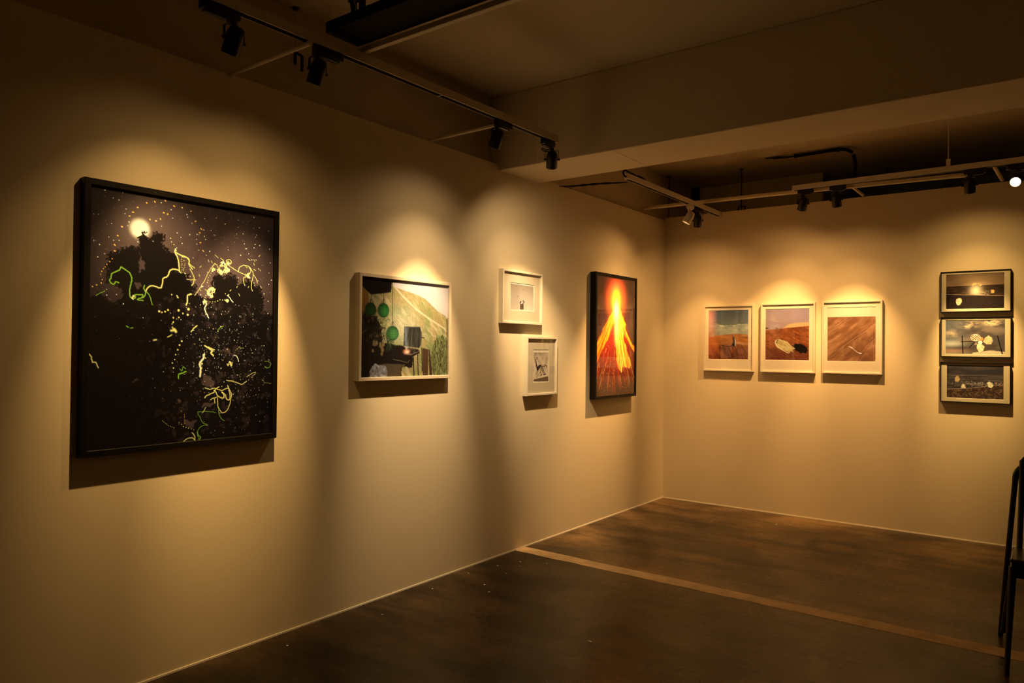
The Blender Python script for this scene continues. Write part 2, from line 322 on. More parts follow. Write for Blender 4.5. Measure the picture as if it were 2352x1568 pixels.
B_P={'sky':[(234,9),(753,-7),(739,210),(680,184),(623,164),(510,93),(448,76),(388,64),(299,49),(249,42)],'roof':[(-2,-9),(313,3),(270,14),(234,17),(228,74),(72,98),(-1,46)],'wall':[(-1,46),(52,51),(59,161),(41,232),(2,263)],'dark':[(1,194),(34,192),(60,211),(121,229),(156,289),(170,360),(219,374),(262,374),(334,389),(364,415),(409,442),(417,490),(410,516),(321,505),(315,567),(7,565)],'path':[(256,41),(329,94),(434,162),(543,212),(707,279)],'b1':[(73,180),(72,143),(114,178)],'b2':[(171,181),(170,140),(214,179)],'b3':[(244,311),(243,269),(293,310)],'n1':[(72,143),(80,97)],'n2':[(170,140),(172,48)],'n3':[(243,268),(240,17)],'lid':[(338,269),(470,268),(486,301),(487,333),(480,377),(461,396),(332,384)],'handle':[(483,331),(506,333)],'box':[(241,410),(349,410),(469,414),(473,425),(394,455),(335,463),(242,457)],'rim':[(371,391),(461,401),(473,415),(394,439),(335,431)],'grate':[(378,396),(457,405),(465,415),(401,431),(349,426)],'flame':[(360,418)],'smoke':[(347,283),(356,389)],'legs':[[(417,452),(424,565)],[(453,436),(460,566)],[(488,398),(494,534)],[(394,452),(314,505)]],'posts':[[(496,396),(547,401),(546,568),(499,564)],[(547,403),(559,403),(585,569),(557,568)]],'plant':[(166,487),(347,494),(343,508),(314,515),(315,567),(167,564)],'bag':[(69,531),(92,502),(111,487),(138,495),(180,495),(201,513),(208,534),(205,565),(79,564)],'bagmark':[(89,527),(105,512),(139,533)],'bush':[(586,387),(617,331),(666,308),(708,324),(742,351),(746,578),(589,574),(556,464)],'edge':[(706,205),(744,215),(750,578),(716,577)],'tree':[(74,231),(8,213),(128,254),(190,288),(16,292),(62,311),(141,218)],'cage':[(109,361),(171,370),(165,436),(91,441)],'cable':[(249,462),(321,473),(365,484),(387,468)]}
C1_P={'pic':[(3,6),(283,10),(286,183),(7,193)],'body':[(122,144),(137,145),(151,140),(165,153),(163,168),(166,183),(122,186),(119,163)],'arms':[[(125,148),(116,137),(127,127)],[(156,144),(171,130),(156,121)]],'head':[(128,130),(159,123)],'birds':[[(142,44),(154,36),(167,44)],[(81,97),(89,89),(94,95)]]}
C2_P={'pic':[(4,19),(199,20),(197,235),(5,232)],'floor':[(10,219),(199,200),(200,239),(5,234)],'chairb':[(18,66),(34,68),(55,128),(75,151),(49,155)],'seat':[(48,132),(75,113),(108,109),(102,121),(75,144)],'legs':[[(55,151),(29,189)],[(62,155),(47,204)],[(116,129),(151,183)],[(95,144),(103,190)],[(82,121),(150,125)]],'body':[(54,63),(87,67),(115,105),(143,145),(160,188),(130,191),(109,152),(68,120)],'head':[(50,63)],'shoe':[[(96,194),(116,183)],[(137,187),(164,184)]],'blot':[[(149,114),(181,122),(177,137)],[(89,167),(103,182)]]}
D_P={'apex':[(334,263)],'glow':[(313,86)],'mid':[(377,603),(471,602)],'left':[(325,264),(289,275),(201,358),(73,501),(7,580),(10,717),(110,622),(213,516),(274,417),(335,317)],'center':[(301,247),(380,243),(428,313),(479,529),(528,620),(627,758),(589,785),(455,765),(446,819),(380,782),(351,692),(326,532),(336,388)],'right':[(362,253),(427,295),(505,392),(515,455),(584,527),(684,600),(685,647),(565,555),(468,475),(410,368)]}
E1_P={'hor':[(-3,258),(84,234),(178,223),(262,218),(329,221),(382,224)],'cl':[(-4,131),(57,124),(83,122),(109,134),(160,140),(211,130),(261,136),(295,122),(344,129),(386,128)],'body':[(229,241),(235,251),(244,244),(249,274),(256,291),(260,324),(254,334),(228,334),(227,311),(236,291)],'chest':[(257,278),(258,328)],'tail':[(233,328),(187,336),(144,328),(114,324)],'rip':[(263,324),(313,311)]}
E2_P={'hor':[(-4,187),(99,177),(177,170),(253,163),(329,155),(378,151)],'far':[(146,171),(215,134),(291,124),(378,120),(378,158),(253,164)],'shell':[(82,290),(92,274),(123,268),(162,278),(193,290),(220,321),(239,337),(262,352),(232,360),(247,384),(216,372),(216,394),(186,377),(147,365),(108,342),(88,318)],'shadow':[(235,325),(262,309),(307,307),(337,321),(363,344),(367,371),(352,390),(323,387),(308,395),(277,372),(247,360)],'edge':[(83,294),(100,334),(147,365),(201,392)],'bits':[[(0,160),(34,170),(0,178)],[(83,159),(115,175),(99,175)]]}
E3_P={'top':79,'stick':[(165,325),(184,330),(197,337),(218,360),(243,379),(277,385),(260,394),(232,378),(204,352),(184,341)],'lines':[[(1,197),(147,85)],[(1,209),(189,86)],[(14,422),(183,274),(376,133)],[(50,372),(300,192),(376,119)],[(246,449),(334,310),(376,229)],[(294,325),(376,251)]]}
F1_P={'hor':[(-1,91),(377,88)],'shore':[(-1,152),(377,176)],'sun':[(202,80)],'glit':[(196,124)],'sh':[(169,83),(182,69),(229,71),(237,90),(226,97),(209,83),(189,88),(176,95)],'st':[(70,191),(87,183),(103,190),(104,216),(93,238),(75,238),(66,215)],'star':[(294,128),(309,127),(318,135),(315,152),(305,148),(297,151)]}
F2_P={'posts':[[(111,123),(116,263)],[(340,123),(371,260)]],'bar':[[(104,167),(192,164)],[(159,211),(192,171)]],'waf':[(199,135)],'leaf':[(246,167),(259,139),(282,119),(305,135),(310,159),(299,186),(272,186)],'low':[(208,186),(233,178),(256,202),(249,237),(223,250),(209,222)],'org':[(236,145)],'ball':[(229,172)],'clouds':[(42,50),(29,183)],'bright':[(305,22),(152,36),(21,103)],'ground':[(179,250),(299,233),(387,244),(387,259),(179,262)],'wing':[(189,187),(203,171),(213,182),(199,194)]}
F3_P={'shore':[(0,187),(144,176),(278,153),(372,141)],'surf':[(97,140),(251,142)],'s1':[(55,97),(65,82),(79,84),(88,108),(79,128),(55,125)],'s2':[(97,176),(100,155),(107,143),(117,147),(125,164),(127,178),(110,175)],'s3':[(266,126),(281,120),(297,128),(307,147),(294,168),(274,160)],'red':[(317,128),(356,126)],'hz':[(34,78),(271,70)],'hz2':[(244,107),(369,114)]}
def walk(pts, step):
    out = []
    for (x1, y1), (x2, y2) in zip(pts, pts[1:]):
        n = max(1, int(math.hypot(x2 - x1, y2 - y1) / step))
        out += [(x1 + (x2 - x1) * i / n, y1 + (y2 - y1) * i / n) for i in range(n)]
    return out + [pts[-1]]

def spline(pts):
    if len(pts) < 3: return pts
    out = []
    for i in range(len(pts) - 1):
        p0, p1, p2, p3 = [np.array(pts[min(max(k, 0), len(pts) - 1)], float) for k in (i - 1, i, i + 1, i + 2)]
        for u in (0, .25, .5, .75):
            out.append(tuple(.5 * (2 * p1 + (p2 - p0) * u + (2 * p0 - 5 * p1 + 4 * p2 - p3) * u * u + (3 * p1 - p0 - 3 * p2 + p3) * u ** 3)))
    return out + [pts[-1]]

def art_night():
    a = Art(853, 1069, 1.7, (208, 166, 104), 3, .62); r = random.Random(4)
    a.fill((20, 13, 9))
    sky = np.exp(-(((a.X - 470) / 420) ** 2 + ((a.Y - 330) / 330) ** 2))
    a.over(np.clip(sky * 1.0, 0, 1), (72, 50, 36))
    a.blob(560, 420, 170, 130, (96, 70, 54), .6)
    a.tint(a.noise(5, 2), .8, 1.2); a.tint(a.noise(120, 3), .8, 1.2)
    mx, my = A_MOON[0]
    a.blob(mx, my, 120, 120, (120, 88, 60), .55, 1.3)
    a.blob(mx, my, 40, 40, (235, 200, 140), 1.0, 5)
    for i in range(900):
        x = r.uniform(10, 845); y = r.uniform(10, 560); k = r.random() ** 3
        a.dot(x, y, .8 + 1.5 * k, (150, 125, 105) if k < .5 else (235, 215, 190), .35 + .65 * k)
    for p in A_TREES[:2]: a.poly(p, (16, 10, 6), 16, 20, 1, 1)
    a.poly(A_TREES[2], (12, 8, 6), 22, 22)
    for p in A_TREES[:2]:
        for x, y in walk(p + [p[0]], 4.5):
            if y > 520: continue
            for k in range(2):
                t = r.uniform(0, 6.28); l = r.uniform(5, 13); u, v = x + r.uniform(-9, 9), y + r.uniform(-9, 9)
                a.line([(u, v), (u + l * math.cos(t), v + l * math.sin(t))], (16, 10, 6), r.uniform(3, 6.5))
    for g in A_GAPS: a.poly(g, (74, 52, 38), 12, 14, .85, 1, 9)
    m = ((a.noise(26, 4, seed=31) > .64) & (a.Y > 430)).astype(float) * np.clip(1.2 - np.abs(a.X - 560) / 330, 0, .55)
    a.over(a.soft(m), (48, 33, 24))
    for i in range(700):   # speckles through the leaves
        x = r.gauss(600, 170); y = r.uniform(440, 900)
        if x < 30 or x > 845: continue
        k = r.random() ** 2.5
        a.dot(x, y, .7 + 1.3 * k, (150, 120, 85) if r.random() < .5 else (235, 215, 170), .3 + .7 * k)
    for i in range(110):
        x = r.uniform(380, 845); y = r.uniform(600, 1060); a.dot(x, y, r.uniform(.8, 2.2), (190, 150, 100), r.uniform(.3, .9))
    for i in range(130):
        x = r.uniform(20, 330); y = r.uniform(380, 1060); a.dot(x, y, r.uniform(.7, 1.7), (110, 80, 60), r.uniform(.15, .6))
    CL = {'G': (128, 158, 36), 'Y': (222, 194, 92), 'O': (225, 160, 60), 'W': (240, 222, 160)}
    for kd, w, pts in A_TRAILS:
        col = CL[kd[0]]
        if kd.endswith('d'):
            for i, (x, y) in enumerate(walk(pts, w * 1.55 + 2)):
                a.dot(x + r.uniform(-1.4, 1.4), y + r.uniform(-1.4, 1.4), w * r.uniform(.24, .46), col)
        elif kd.endswith('s'):
            for x, y in walk(pts, 24):
                x += r.uniform(-6, 6); y += r.uniform(-6, 6); a.line([(x, y), (x + r.uniform(1, 5), y + r.uniform(-1, 4))], col, w * .75)
        else:
            q = walk(spline(pts), 7); q = [(x + r.uniform(-1.2, 1.2), y + r.uniform(-1.2, 1.2)) for x, y in q]
            if w >= 4: a.line(q, tuple(int(c * .55) for c in col), w * 1.3, .4)
            a.line(q, col, max(1.6, w * .62))
    for (x, y), rad, n in A_SCRIB:
        px, py = x, y; ang = r.uniform(0, 6)
        for i in range(n * 5):
            ang += r.uniform(-1.3, 1.9); nx = px + math.cos(ang) * rad * .3; ny = py + math.sin(ang) * rad * .3
            if math.hypot(nx - x, ny - y) > rad: nx, ny = x + (nx - x) * .5, y + (ny - y) * .5
            a.line([(px, py), (nx, ny)], CL['Y'] if r.random() < .8 else CL['W'], 2.4); px, py = nx, ny
    for i in range(26):   # short dashes in the sky
        x = r.uniform(400, 800); y = r.uniform(180, 400); t = r.choice((-.8, 1.1, .5)); l = r.uniform(5, 14)
        a.line([(x, y), (x + l * math.cos(t), y + l * math.sin(t))], CL['Y'], 2, .8)
    return a

def art_barbecue():
    P = B_P; a = Art(720, 563, 2.4, (226, 182, 122), 7)
    a.fill((150, 116, 56)); r = random.Random(2)
    a.over(np.clip((a.noise(60, 4, 1, 1) - .42) * 3.2, 0, .9), (122, 112, 50))
    a.over(np.clip((a.noise(34, 4, 2.2, .7, .75) - .5) * 4, 0, .8), (184, 146, 84))
    a.over(np.exp(-(((a.X - 330) / 130) ** 2 + ((a.Y - 270) / 110) ** 2)) * .55, (200, 172, 110))
    for i in range(1500):
        x = r.uniform(0, 720); y = r.uniform(60, 560); l = r.uniform(6, 18); t = r.uniform(.5, 1.4)
        a.line([(x, y), (x + l * math.cos(t), y + l * math.sin(t))], r.choice([(104, 84, 38), (190, 158, 92), (120, 118, 50), (84, 72, 34)]), 2.6, .45)
    a.line(P['path'], (206, 164, 104), 14, .45); a.line(P['path'], (206, 170, 110), 5, .5)
    a.poly(P['sky'], (186, 148, 108), 5, 14); a.over(a.polymask(P['sky']) * np.clip(1 - a.Y / 260, 0, .5), (206, 170, 128))
    a.poly(P['bush'], (88, 84, 34), 18, 18, .85); 
    bm = a.polymask(P['bush'], 18, 18)
    a.over(bm * np.clip((a.noise(14, 4, .5, 1.6) - .5) * 5, 0, .9), (44, 40, 16)); a.over(bm * np.clip((a.noise(12, 3, .5, 1.6) - .58) * 5, 0, .8), (150, 136, 70))
    a.poly(P['edge'], (48, 44, 24), 6, 12, .75)
    a.poly(P['wall'], (122, 76, 22), 2, 10)
    a.poly(P['dark'], (24, 15, 9), 12, 18); a.over(a.polymask(P['tree'], 20, 16) * .9, (24, 17, 9))
    dm = a.polymask(P['dark'], 12, 18)
    a.over(dm * np.clip((a.noise(16, 3, .6, 1.8, .6) - .6) * 6, 0, .7) * (a.Y < 360), (104, 76, 36))
    for i in range(110):   # palm leaves
        x = r.uniform(0, 190); y = r.uniform(190, 400); t = r.uniform(-2.6, -.4); l = r.uniform(26, 70)
        a.line([(x, y), (x + l * .6 * math.cos(t), y + l * .6 * math.sin(t)), (x + l * math.cos(t + .3), y + l * math.sin(t + .35))], r.choice([(22, 17, 8), (30, 26, 12), (52, 46, 22)]), 3, .8)
    for i in range(34):
        x = r.gauss(215, 20); y = r.uniform(360, 420); t = r.uniform(-2.1, -1.0); l = r.uniform(40, 110)
        a.line([(x, y), (x + l * math.cos(t), y + l * math.sin(t))], r.choice([(36, 44, 20), (66, 74, 34), (22, 26, 12)]), 3, .8)
    cg = P['cage']; cx = sum(p[0] for p in cg) / 4; cy = sum(p[1] for p in cg) / 4
    for i in range(16):
        a.disc(cx + r.uniform(-42, 42), cy + r.uniform(-40, 34), 9, 10, (120, 88, 44), .8); 
    a.poly(P['roof'], (14, 9, 6), 1, 10); a.line([P['roof'][4], P['roof'][5]], (52, 40, 24), 3, .6)
    for k, (b, n) in enumerate((('b1', 'n1'), ('b2', 'n2'), ('b3', 'n3'))):
        (x, y), (tx, ty), (ex, ey) = P[b]; rx = ex - x; ry = abs(y - ty); g = [(22, 46, 14), (30, 66, 20), (44, 72, 26)][k]
        a.line(P[n], (26, 18, 10), 3.4)
        top = (x + 3, ty - ry * .62)
        for t in (-.75, -.4, 0, .4, .75): a.line([top, (x + t * rx, y - ry * .55)], (40, 30, 18), 2.2, .9)
        a.disc(x, y, rx, ry, g); a.blob(x + rx * .25, y + ry * .15, rx * .7, ry * .7, tuple(min(255, int(c * 1.6)) for c in g), .7, 3)
        for j in range(-3, 4):
            t = j * .55
            q = [(x + rx * math.sin(u) * math.cos(t) * .98, y + ry * (u / 1.57) * .98) for u in np.linspace(-1.5, 1.5, 9)]
            pts = [(x + rx * .98 * math.sin(t) * math.sqrt(max(0, 1 - v * v)), y + ry * v * .98) for v in np.linspace(-1, 1, 11)]
            a.line(pts, (18, 22, 12) if k < 2 else (30, 40, 20), 2, .75)
        if k == 2:
            for v in (-.5, -.15, .2, .55):
                w = rx * math.sqrt(1 - v * v); a.line([(x - w, y + ry * v), (x, y + ry * (v + .18)), (x + w, y + ry * v)], (112, 120, 70), 1.6, .6)
    a.poly(P['lid'], (44, 36, 22)); a.over(a.polymask(P['lid']) * np.clip((a.noise(40, 3, .4, 2) - .4) * 2, 0, .7), (84, 70, 46))
    a.line([P['lid'][0], P['lid'][1]], (104, 88, 60), 3); a.line([P['lid'][1], P['lid'][5]], (20, 16, 12), 4); a.line(P['handle'], (14, 10, 8), 5)
    a.poly(P['box'], (26, 17, 11)); a.poly(P['rim'], (116, 84, 52)); a.poly(P['grate'], (30, 22, 16))
    x0, y0 = P['grate'][0]
    for i in range(60): a.dot(x0 + r.uniform(-10, 60), y0 + r.uniform(2, 26), 2, r.choice([(150, 120, 84), (60, 42, 28), (30, 20, 12)]), .8)
    x, y = P['flame'][0]; a.blob(x, y, 24, 13, (235, 130, 72), 1, 3); a.blob(x + 4, y + 2, 12, 7, (255, 200, 140), .9)
    (sx, sy), (ex, ey) = P['smoke']
    for i in range(9):
        t = i / 8; a.blob(sx + (ex - sx) * t + 5 * math.sin(i), sy + (ey - sy) * t, 10, 18, (150, 140, 118), .22)
    for l in P['legs']: a.line(l, (18, 12, 8), 8)
    a.line(P['cable'], (120, 96, 60), 2.5, .8)
    for q, c in zip(P['posts'], ((74, 44, 20), (58, 36, 18))): a.poly(q, c, 1); a.tint(1 - .0 * a.X, 1, 1)
    a.poly(P['plant'], (78, 56, 30), 3); a.poly(P['bag'], (128, 108, 84), 5, 12); 
    bgm = a.polymask(P['bag'], 5, 12); a.over(bgm * np.clip((a.noise(16, 3) - .5) * 4, 0, .7), (72, 56, 40)); a.over(bgm * np.clip((a.noise(20, 2) - .55) * 4, 0, .7), (172, 146, 118))
    for i, (x, y) in enumerate(walk([P['bagmark'][0], P['bagmark'][2]], 11)): a.line([(x, y - 7), (x + 3, y + 7)], (70, 40, 24), 4, .7)
    return a

def art_silhouette():
    P = C1_P; a = Art(290, 191, 1.6, (226, 186, 126), 5)
    a.fill((222, 180, 124)); r = random.Random(9)
    m = a.soft(a.polymask(P['pic'])); g = np.clip(a.Y / 190, 0, 1)
    a.over(m * 1.0, (146, 114, 74)); a.over(m * g * .9, (206, 168, 114)); a.over(m * np.clip(1 - a.X / 130, 0, .35), (112, 84, 50))
    a.poly(P['body'], (46, 32, 22), 1.5, 8)
    for q in P['arms']: a.line(q, (46, 32, 22), 7)
    for x, y in P['head']: a.disc(x, y, 6.5, 7, (46, 32, 22))
    for q in P['birds']: a.line(q, (84, 62, 42), 2.2)
    x, y = P['body'][0]
    a.line([(x + 19, P['body'][-2][1]), (x + 21, y + 32)], (150, 118, 80), 2.5)
    return a
def art_rocking():
    P = C2_P; a = Art(201, 241, 1.6, (214, 182, 130), 6)
    a.fill((214, 182, 130))
    m = a.soft(a.polymask(P['pic'])); a.over(m, (206, 170, 118)); a.over(m * np.clip(1 - a.Y / 120, 0, .8), (150, 122, 80))
    a.over(m * np.clip((a.noise(24, 3) - .55) * 4, 0, .5), (120, 94, 62))
    a.poly(P['body'], (176, 144, 100), 3, 10); a.over(a.polymask(P['body'], 3, 10) * np.clip((a.noise(12, 3) - .5) * 5, 0, .8), (84, 60, 38))
    a.poly(P['chairb'], (38, 26, 18)); a.poly(P['seat'], (52, 36, 24), 1)
    for q in P['legs']: a.line(q, (44, 30, 20), 5)
    x, y = P['head'][0]; a.disc(x, y, 9, 9, (84, 58, 36)); a.disc(x + 2, y + 3, 6, 6, (150, 112, 74))
    for q in P['shoe']: a.line(q, (30, 20, 14), 8)
    for q in P['blot']: a.line(q, (60, 42, 28), 7)
    a.poly(P['floor'], (70, 50, 32), 2)
    return a

def art_volcano():
    P = D_P; a = Art(680, 1013, 3.0, (226, 178, 106), 8, .74); r = random.Random(5)
    a.fill((66, 30, 14)); a.over(np.clip(a.noise(140, 3) - .3, 0, .5), (110, 62, 30))
    (ax, ay) = P['apex'][0]; (gx, gy) = P['glow'][0]
    dx, dy = a.X - ax, a.Y - ay; rad = np.hypot(dx, dy) + 1; ang = np.arctan2(dx, np.maximum(dy, 1e-3))
    cone = np.clip(1 - np.abs(dx) / (90 + np.maximum(dy, 0) * .78), 0, 1) * (dy > -60)
    a.over(np.clip(cone * 1.8, 0, 1) * np.clip(1.25 - np.maximum(dy, 0) / 560, 0, .9), (200, 46, 16))
    a.blob(gx, gy + 20, 150, 150, (222, 60, 26), .95, 2.6); a.blob(gx + 5, gy + 90, 95, 130, (250, 84, 30), .9, 2.6)
    a.blob(gx, gy, 70, 70, (255, 100, 50), .55)
    a.blob(ax, ay - 50, 120, 120, (255, 112, 20), .9, 2.2)
    rib = np.zeros_like(a.X); rng = np.random.default_rng(11); tab = rng.random(400)
    t = (ang + 1.6) * 75; i = np.floor(t).astype(int) % 399; f = t - np.floor(t); rib = tab[i] * (1 - f) + tab[i + 1] * f
    br = a.noise(70, 4, .5, 2.2)
    ln, cm, rn = (a.soft(a.polymask(P[k], 14, 40, s), 3) for k, s in (('left', 21), ('center', 22), ('right', 23)))
    lava = np.clip(ln + cm + rn, 0, 1)
    a.over(a.soft(lava, 5), (255, 90, 14)); 
    a.over(lava * np.clip(rib * .7 + br * .9 - .25, 0, 1), (255, 176, 20))
    a.over(cm * np.clip(rib + br - .55 - np.maximum(dy - 300, 0) / 900, 0, 1), (255, 236, 60))
    a.over(ln * np.clip(rib + br - .75 - np.maximum(dy - 150, 0) / 500, 0, 1), (255, 224, 40))
    a.over(rn * np.clip(rib + br - .75 - np.maximum(dy - 120, 0) / 400, 0, 1), (255, 210, 30))
    a.over(np.clip(lava, 0, 1) * np.clip(.38 - rib, 0, .3) * 2.4 * (dy > 60), (214, 66, 10))
    a.blob(ax, ay - 60, 62, 90, (255, 190, 30), 1, 2.6); a.blob(ax + 4, ay + 30, 44, 84, (255, 246, 120), 1, 2.8)
    a.over(np.exp(-((dx - 12) / 34) ** 2) * np.clip(1 - np.abs(dy - 160) / 190, 0, 1), (255, 244, 96))
    for k in range(95):   # streams of sparks running down
        th = r.choice([r.uniform(-.62, -.32), r.uniform(-.1, .5), r.uniform(-.62, .6)]); d0 = r.uniform(330, 640); d1 = d0 + r.uniform(30, 210)
        n = 9; pts = []; off = 0
        for q in range(n):
            d = d0 + (d1 - d0) * q / (n - 1); off += r.uniform(-3.5, 3.5); pts.append((ax + math.sin(th) * d * 1.05 + off, ay + math.cos(th) * d))
        a.line(pts, r.choice([(250, 90, 22), (255, 130, 40), (214, 58, 16), (255, 170, 70)]), r.uniform(2.4, 5), .55)
    for k in range(260):
        th = r.gauss(.02, .3); d = r.uniform(120, 960); a.dot(ax + math.sin(th) * d, ay + math.cos(th) * d, r.uniform(1.5, 3.4), r.choice([(255, 120, 50), (255, 180, 110), (220, 60, 20)]), .8)
    for k in range(60):
        x = r.uniform(10, 250); y = r.uniform(560, 980); a.line([(x, y), (x - r.uniform(-3, 14), y + r.uniform(8, 40))], (214, 70, 24), 3, .6)
    return a

def sand(a, lo, hi, rot, size=30):
    n = a.noise(size, 4, 2.2, .6, rot); m = np.clip((n - .35) * 2.5, 0, 1)
    return lin(lo) * (1 - m[..., None]) + lin(hi) * m[..., None]
WE = (232, 188, 128)
def art_kangaroo():
    P = E1_P; a = Art(376, 454, 2.0, WE, 9)
    a.fill((84, 84, 74)); g = np.clip(a.Y / 220, 0, 1)
    a.over(g * .8, (126, 118, 86))
    m = a.below(P['cl'], 14, 22); a.over(m * np.clip(.25 + 1.5 * (a.noise(26, 4, 1.6, .8) - .3), 0, 1) * (.95 - .5 * np.clip((a.Y - 130) / 90, 0, 1)), (222, 196, 132)); a.over(m * .35 * a.noise(30, 3), (150, 140, 104))
    m = a.below(P['hor'], 1.5, 20); s_ = sand(a, (150, 80, 28), (186, 108, 44), .1)
    a.img = a.img * (1 - m[..., None]) + s_ * m[..., None]
    low = np.clip((a.Y - 320 + 30 * a.noise(60, 2)) / 40, 0, 1); s2 = sand(a, (84, 36, 16), (140, 72, 34), 1.2, 24)
    a.img = a.img * (1 - low[..., None]) + s2 * low[..., None]
    a.line(P['tail'], (30, 18, 12), 7); a.line(P['tail'], (30, 18, 12), 4); a.line(P['rip'], (100, 50, 22), 7, .7)
    a.poly(P['body'], (14, 9, 7), 0, 12, 1, 0); a.poly(P['body'], (14, 9, 7)); a.line([(P['body'][0][0] + 1, P['body'][0][1] - 2), (P['body'][0][0], P['body'][0][1] - 12)], (24, 16, 12), 5)
    a.line([(P['body'][2][0], P['body'][2][1]), (P['body'][2][0] + 1, P['body'][2][1] - 8)], (24, 16, 12), 4)
    a.line(P['chest'], (226, 186, 146), 6); a.line([(P['chest'][0][0], 270), (P['chest'][0][0] + 3, 300)], (206, 166, 130), 4, .8)
    a.over(np.clip(1 - a.X / 85, 0, 1) ** 1.0 * (.35 + .65 * np.exp(-((a.Y - 60) / 90) ** 2)) * .9 * (a.Y < 420), (226, 116, 90))   # reddish flare painted into the left side of the print
    a.blob(25, 100, 34, 90, (236, 176, 140), .5); a.blob(30, 300, 60, 120, (196, 96, 30), .5)
    return a
def art_shell():
    P = E2_P; a = Art(376, 454, 2.0, WE, 10)
    a.fill((146, 110, 90)); a.over(np.clip(a.Y / 200, 0, 1) * .7, (172, 128, 96)); a.over(np.clip((a.noise(90, 3) - .45) * 2, 0, .5), (160, 126, 116))
    a.poly(P['far'], (206, 148, 82), 3, 20, 1, 2)
    m = a.below(P['hor'], 1.5, 30); s_ = sand(a, (120, 52, 18), (164, 82, 32), .5, 22)
    a.img = a.img * (1 - m[..., None]) + s_ * m[..., None]
    rip = .5 + .5 * np.sin((a.X * .5 + a.Y) / 5.5 + a.noise(50, 3) * 9); a.over(m * rip * .25, (92, 40, 16))
    low = np.clip((a.Y - 350 + 50 * a.noise(60, 2)) / 50, 0, 1); a.over(low * .55, (92, 40, 24))
    for q in P['bits']: a.poly(q, (70, 50, 34))
    a.poly(P['shadow'], (24, 14, 8), 4, 14); a.poly(P['shell'], (206, 164, 90), 3, 10)
    sm = a.polymask(P['shell'], 3, 10); a.over(sm * np.clip((a.noise(14, 3, 1.5, .6, .6) - .5) * 4, 0, .6), (150, 108, 52)); a.line(P['edge'], (240, 206, 140), 4)
    x, y = P['shell'][1]; a.disc(x + 8, y + 18, 9, 12, (60, 34, 18), .8); a.disc(x + 16, y + 4, 9, 6, (84, 52, 28), .7); a.disc(x + 5, y + 14, 4, 6, (230, 200, 150), .8)
    return a
def art_sandstick():
    P = E3_P; a = Art(376, 454, 2.0, WE, 11)
    s_ = sand(a, (132, 76, 36), (176, 112, 62), -.62, 46); a.img = s_
    a.over(np.clip((a.noise(90, 3) - .5) * 3, 0, .5), (112, 62, 30))
    for i, q in enumerate(P['lines']): a.line(q, (88, 48, 24), 3.5, .7); a.line([(x + 3, y + 5) for x, y in q], (188, 128, 78), 3, .5)
    a.poly([(x + 4, y + 7) for x, y in P['stick']], (70, 36, 20), 0, 8, .8); a.poly(P['stick'], (226, 184, 140), 1, 6)
    top = P['top']; a.over(np.clip((top - a.Y) / 2 + .5, 0, 1), (226, 182, 122))
    return a
WF = (206, 172, 112)
def rock(a, pts, col=(206, 172, 112)):
    a.poly([(x + 3, y + 3) for x, y in pts], (40, 26, 16), 2, 8, .5); a.poly(pts, col, 2, 8)
    a.over(a.polymask(pts, 2, 8) * np.clip((a.noise(9, 3) - .5) * 4, 0, .5), (140, 106, 62))
def art_sunsea():
    P = F1_P; a = Art(379, 268, 2.0, (228, 184, 124), 12, .60)
    a.fill((96, 64, 36)); a.over(np.clip(a.Y / 95, 0, 1) * .8, (140, 96, 54)); a.over(np.clip((a.noise(60, 4, 2.2, .5) - .5) * 3, 0, .6), (70, 46, 28))
    x, y = P['sun'][0]; a.blob(x, y - 15, 130, 75, (196, 142, 82), .75, 2)
    m = a.below(P['hor']); a.over(m, (52, 32, 18)); a.over(m * np.clip((a.noise(10, 3, 3, .5) - .5) * 3, 0, .5), (90, 60, 36))
    x, y = P['glit'][0]; a.over(np.exp(-(((a.X - x) / 36) ** 2 + ((a.Y - y) / 45) ** 2)) * (a.Y > 88) * (.6 + .4 * a.noise(5, 2, 2, .5)), (236, 190, 124))
    r = random.Random(3)
    for i in range(90): a.line([(x + r.gauss(30, 40), y + r.uniform(5, 45))] * 1 + [(x + r.gauss(30, 40), y + 30)], (180, 130, 80), 1.5, .0); xx = x + r.gauss(30, 36); yy = y + r.uniform(8, 42); a.line([(xx, yy), (xx + 6, yy)], (200, 152, 98), 1.6, .7)
    m = a.below(P['shore'], 2, 30); a.over(m, (34, 21, 14)); a.line(P['shore'], (176, 128, 80), 3, .8); a.over(m * np.clip((a.noise(14, 3) - .6) * 2, 0, .15), (60, 40, 26))
    rock(a, P['sh'], (240, 176, 96)); rock(a, P['st'], (224, 176, 112)); rock(a, P['star'], (214, 144, 60))
    return a
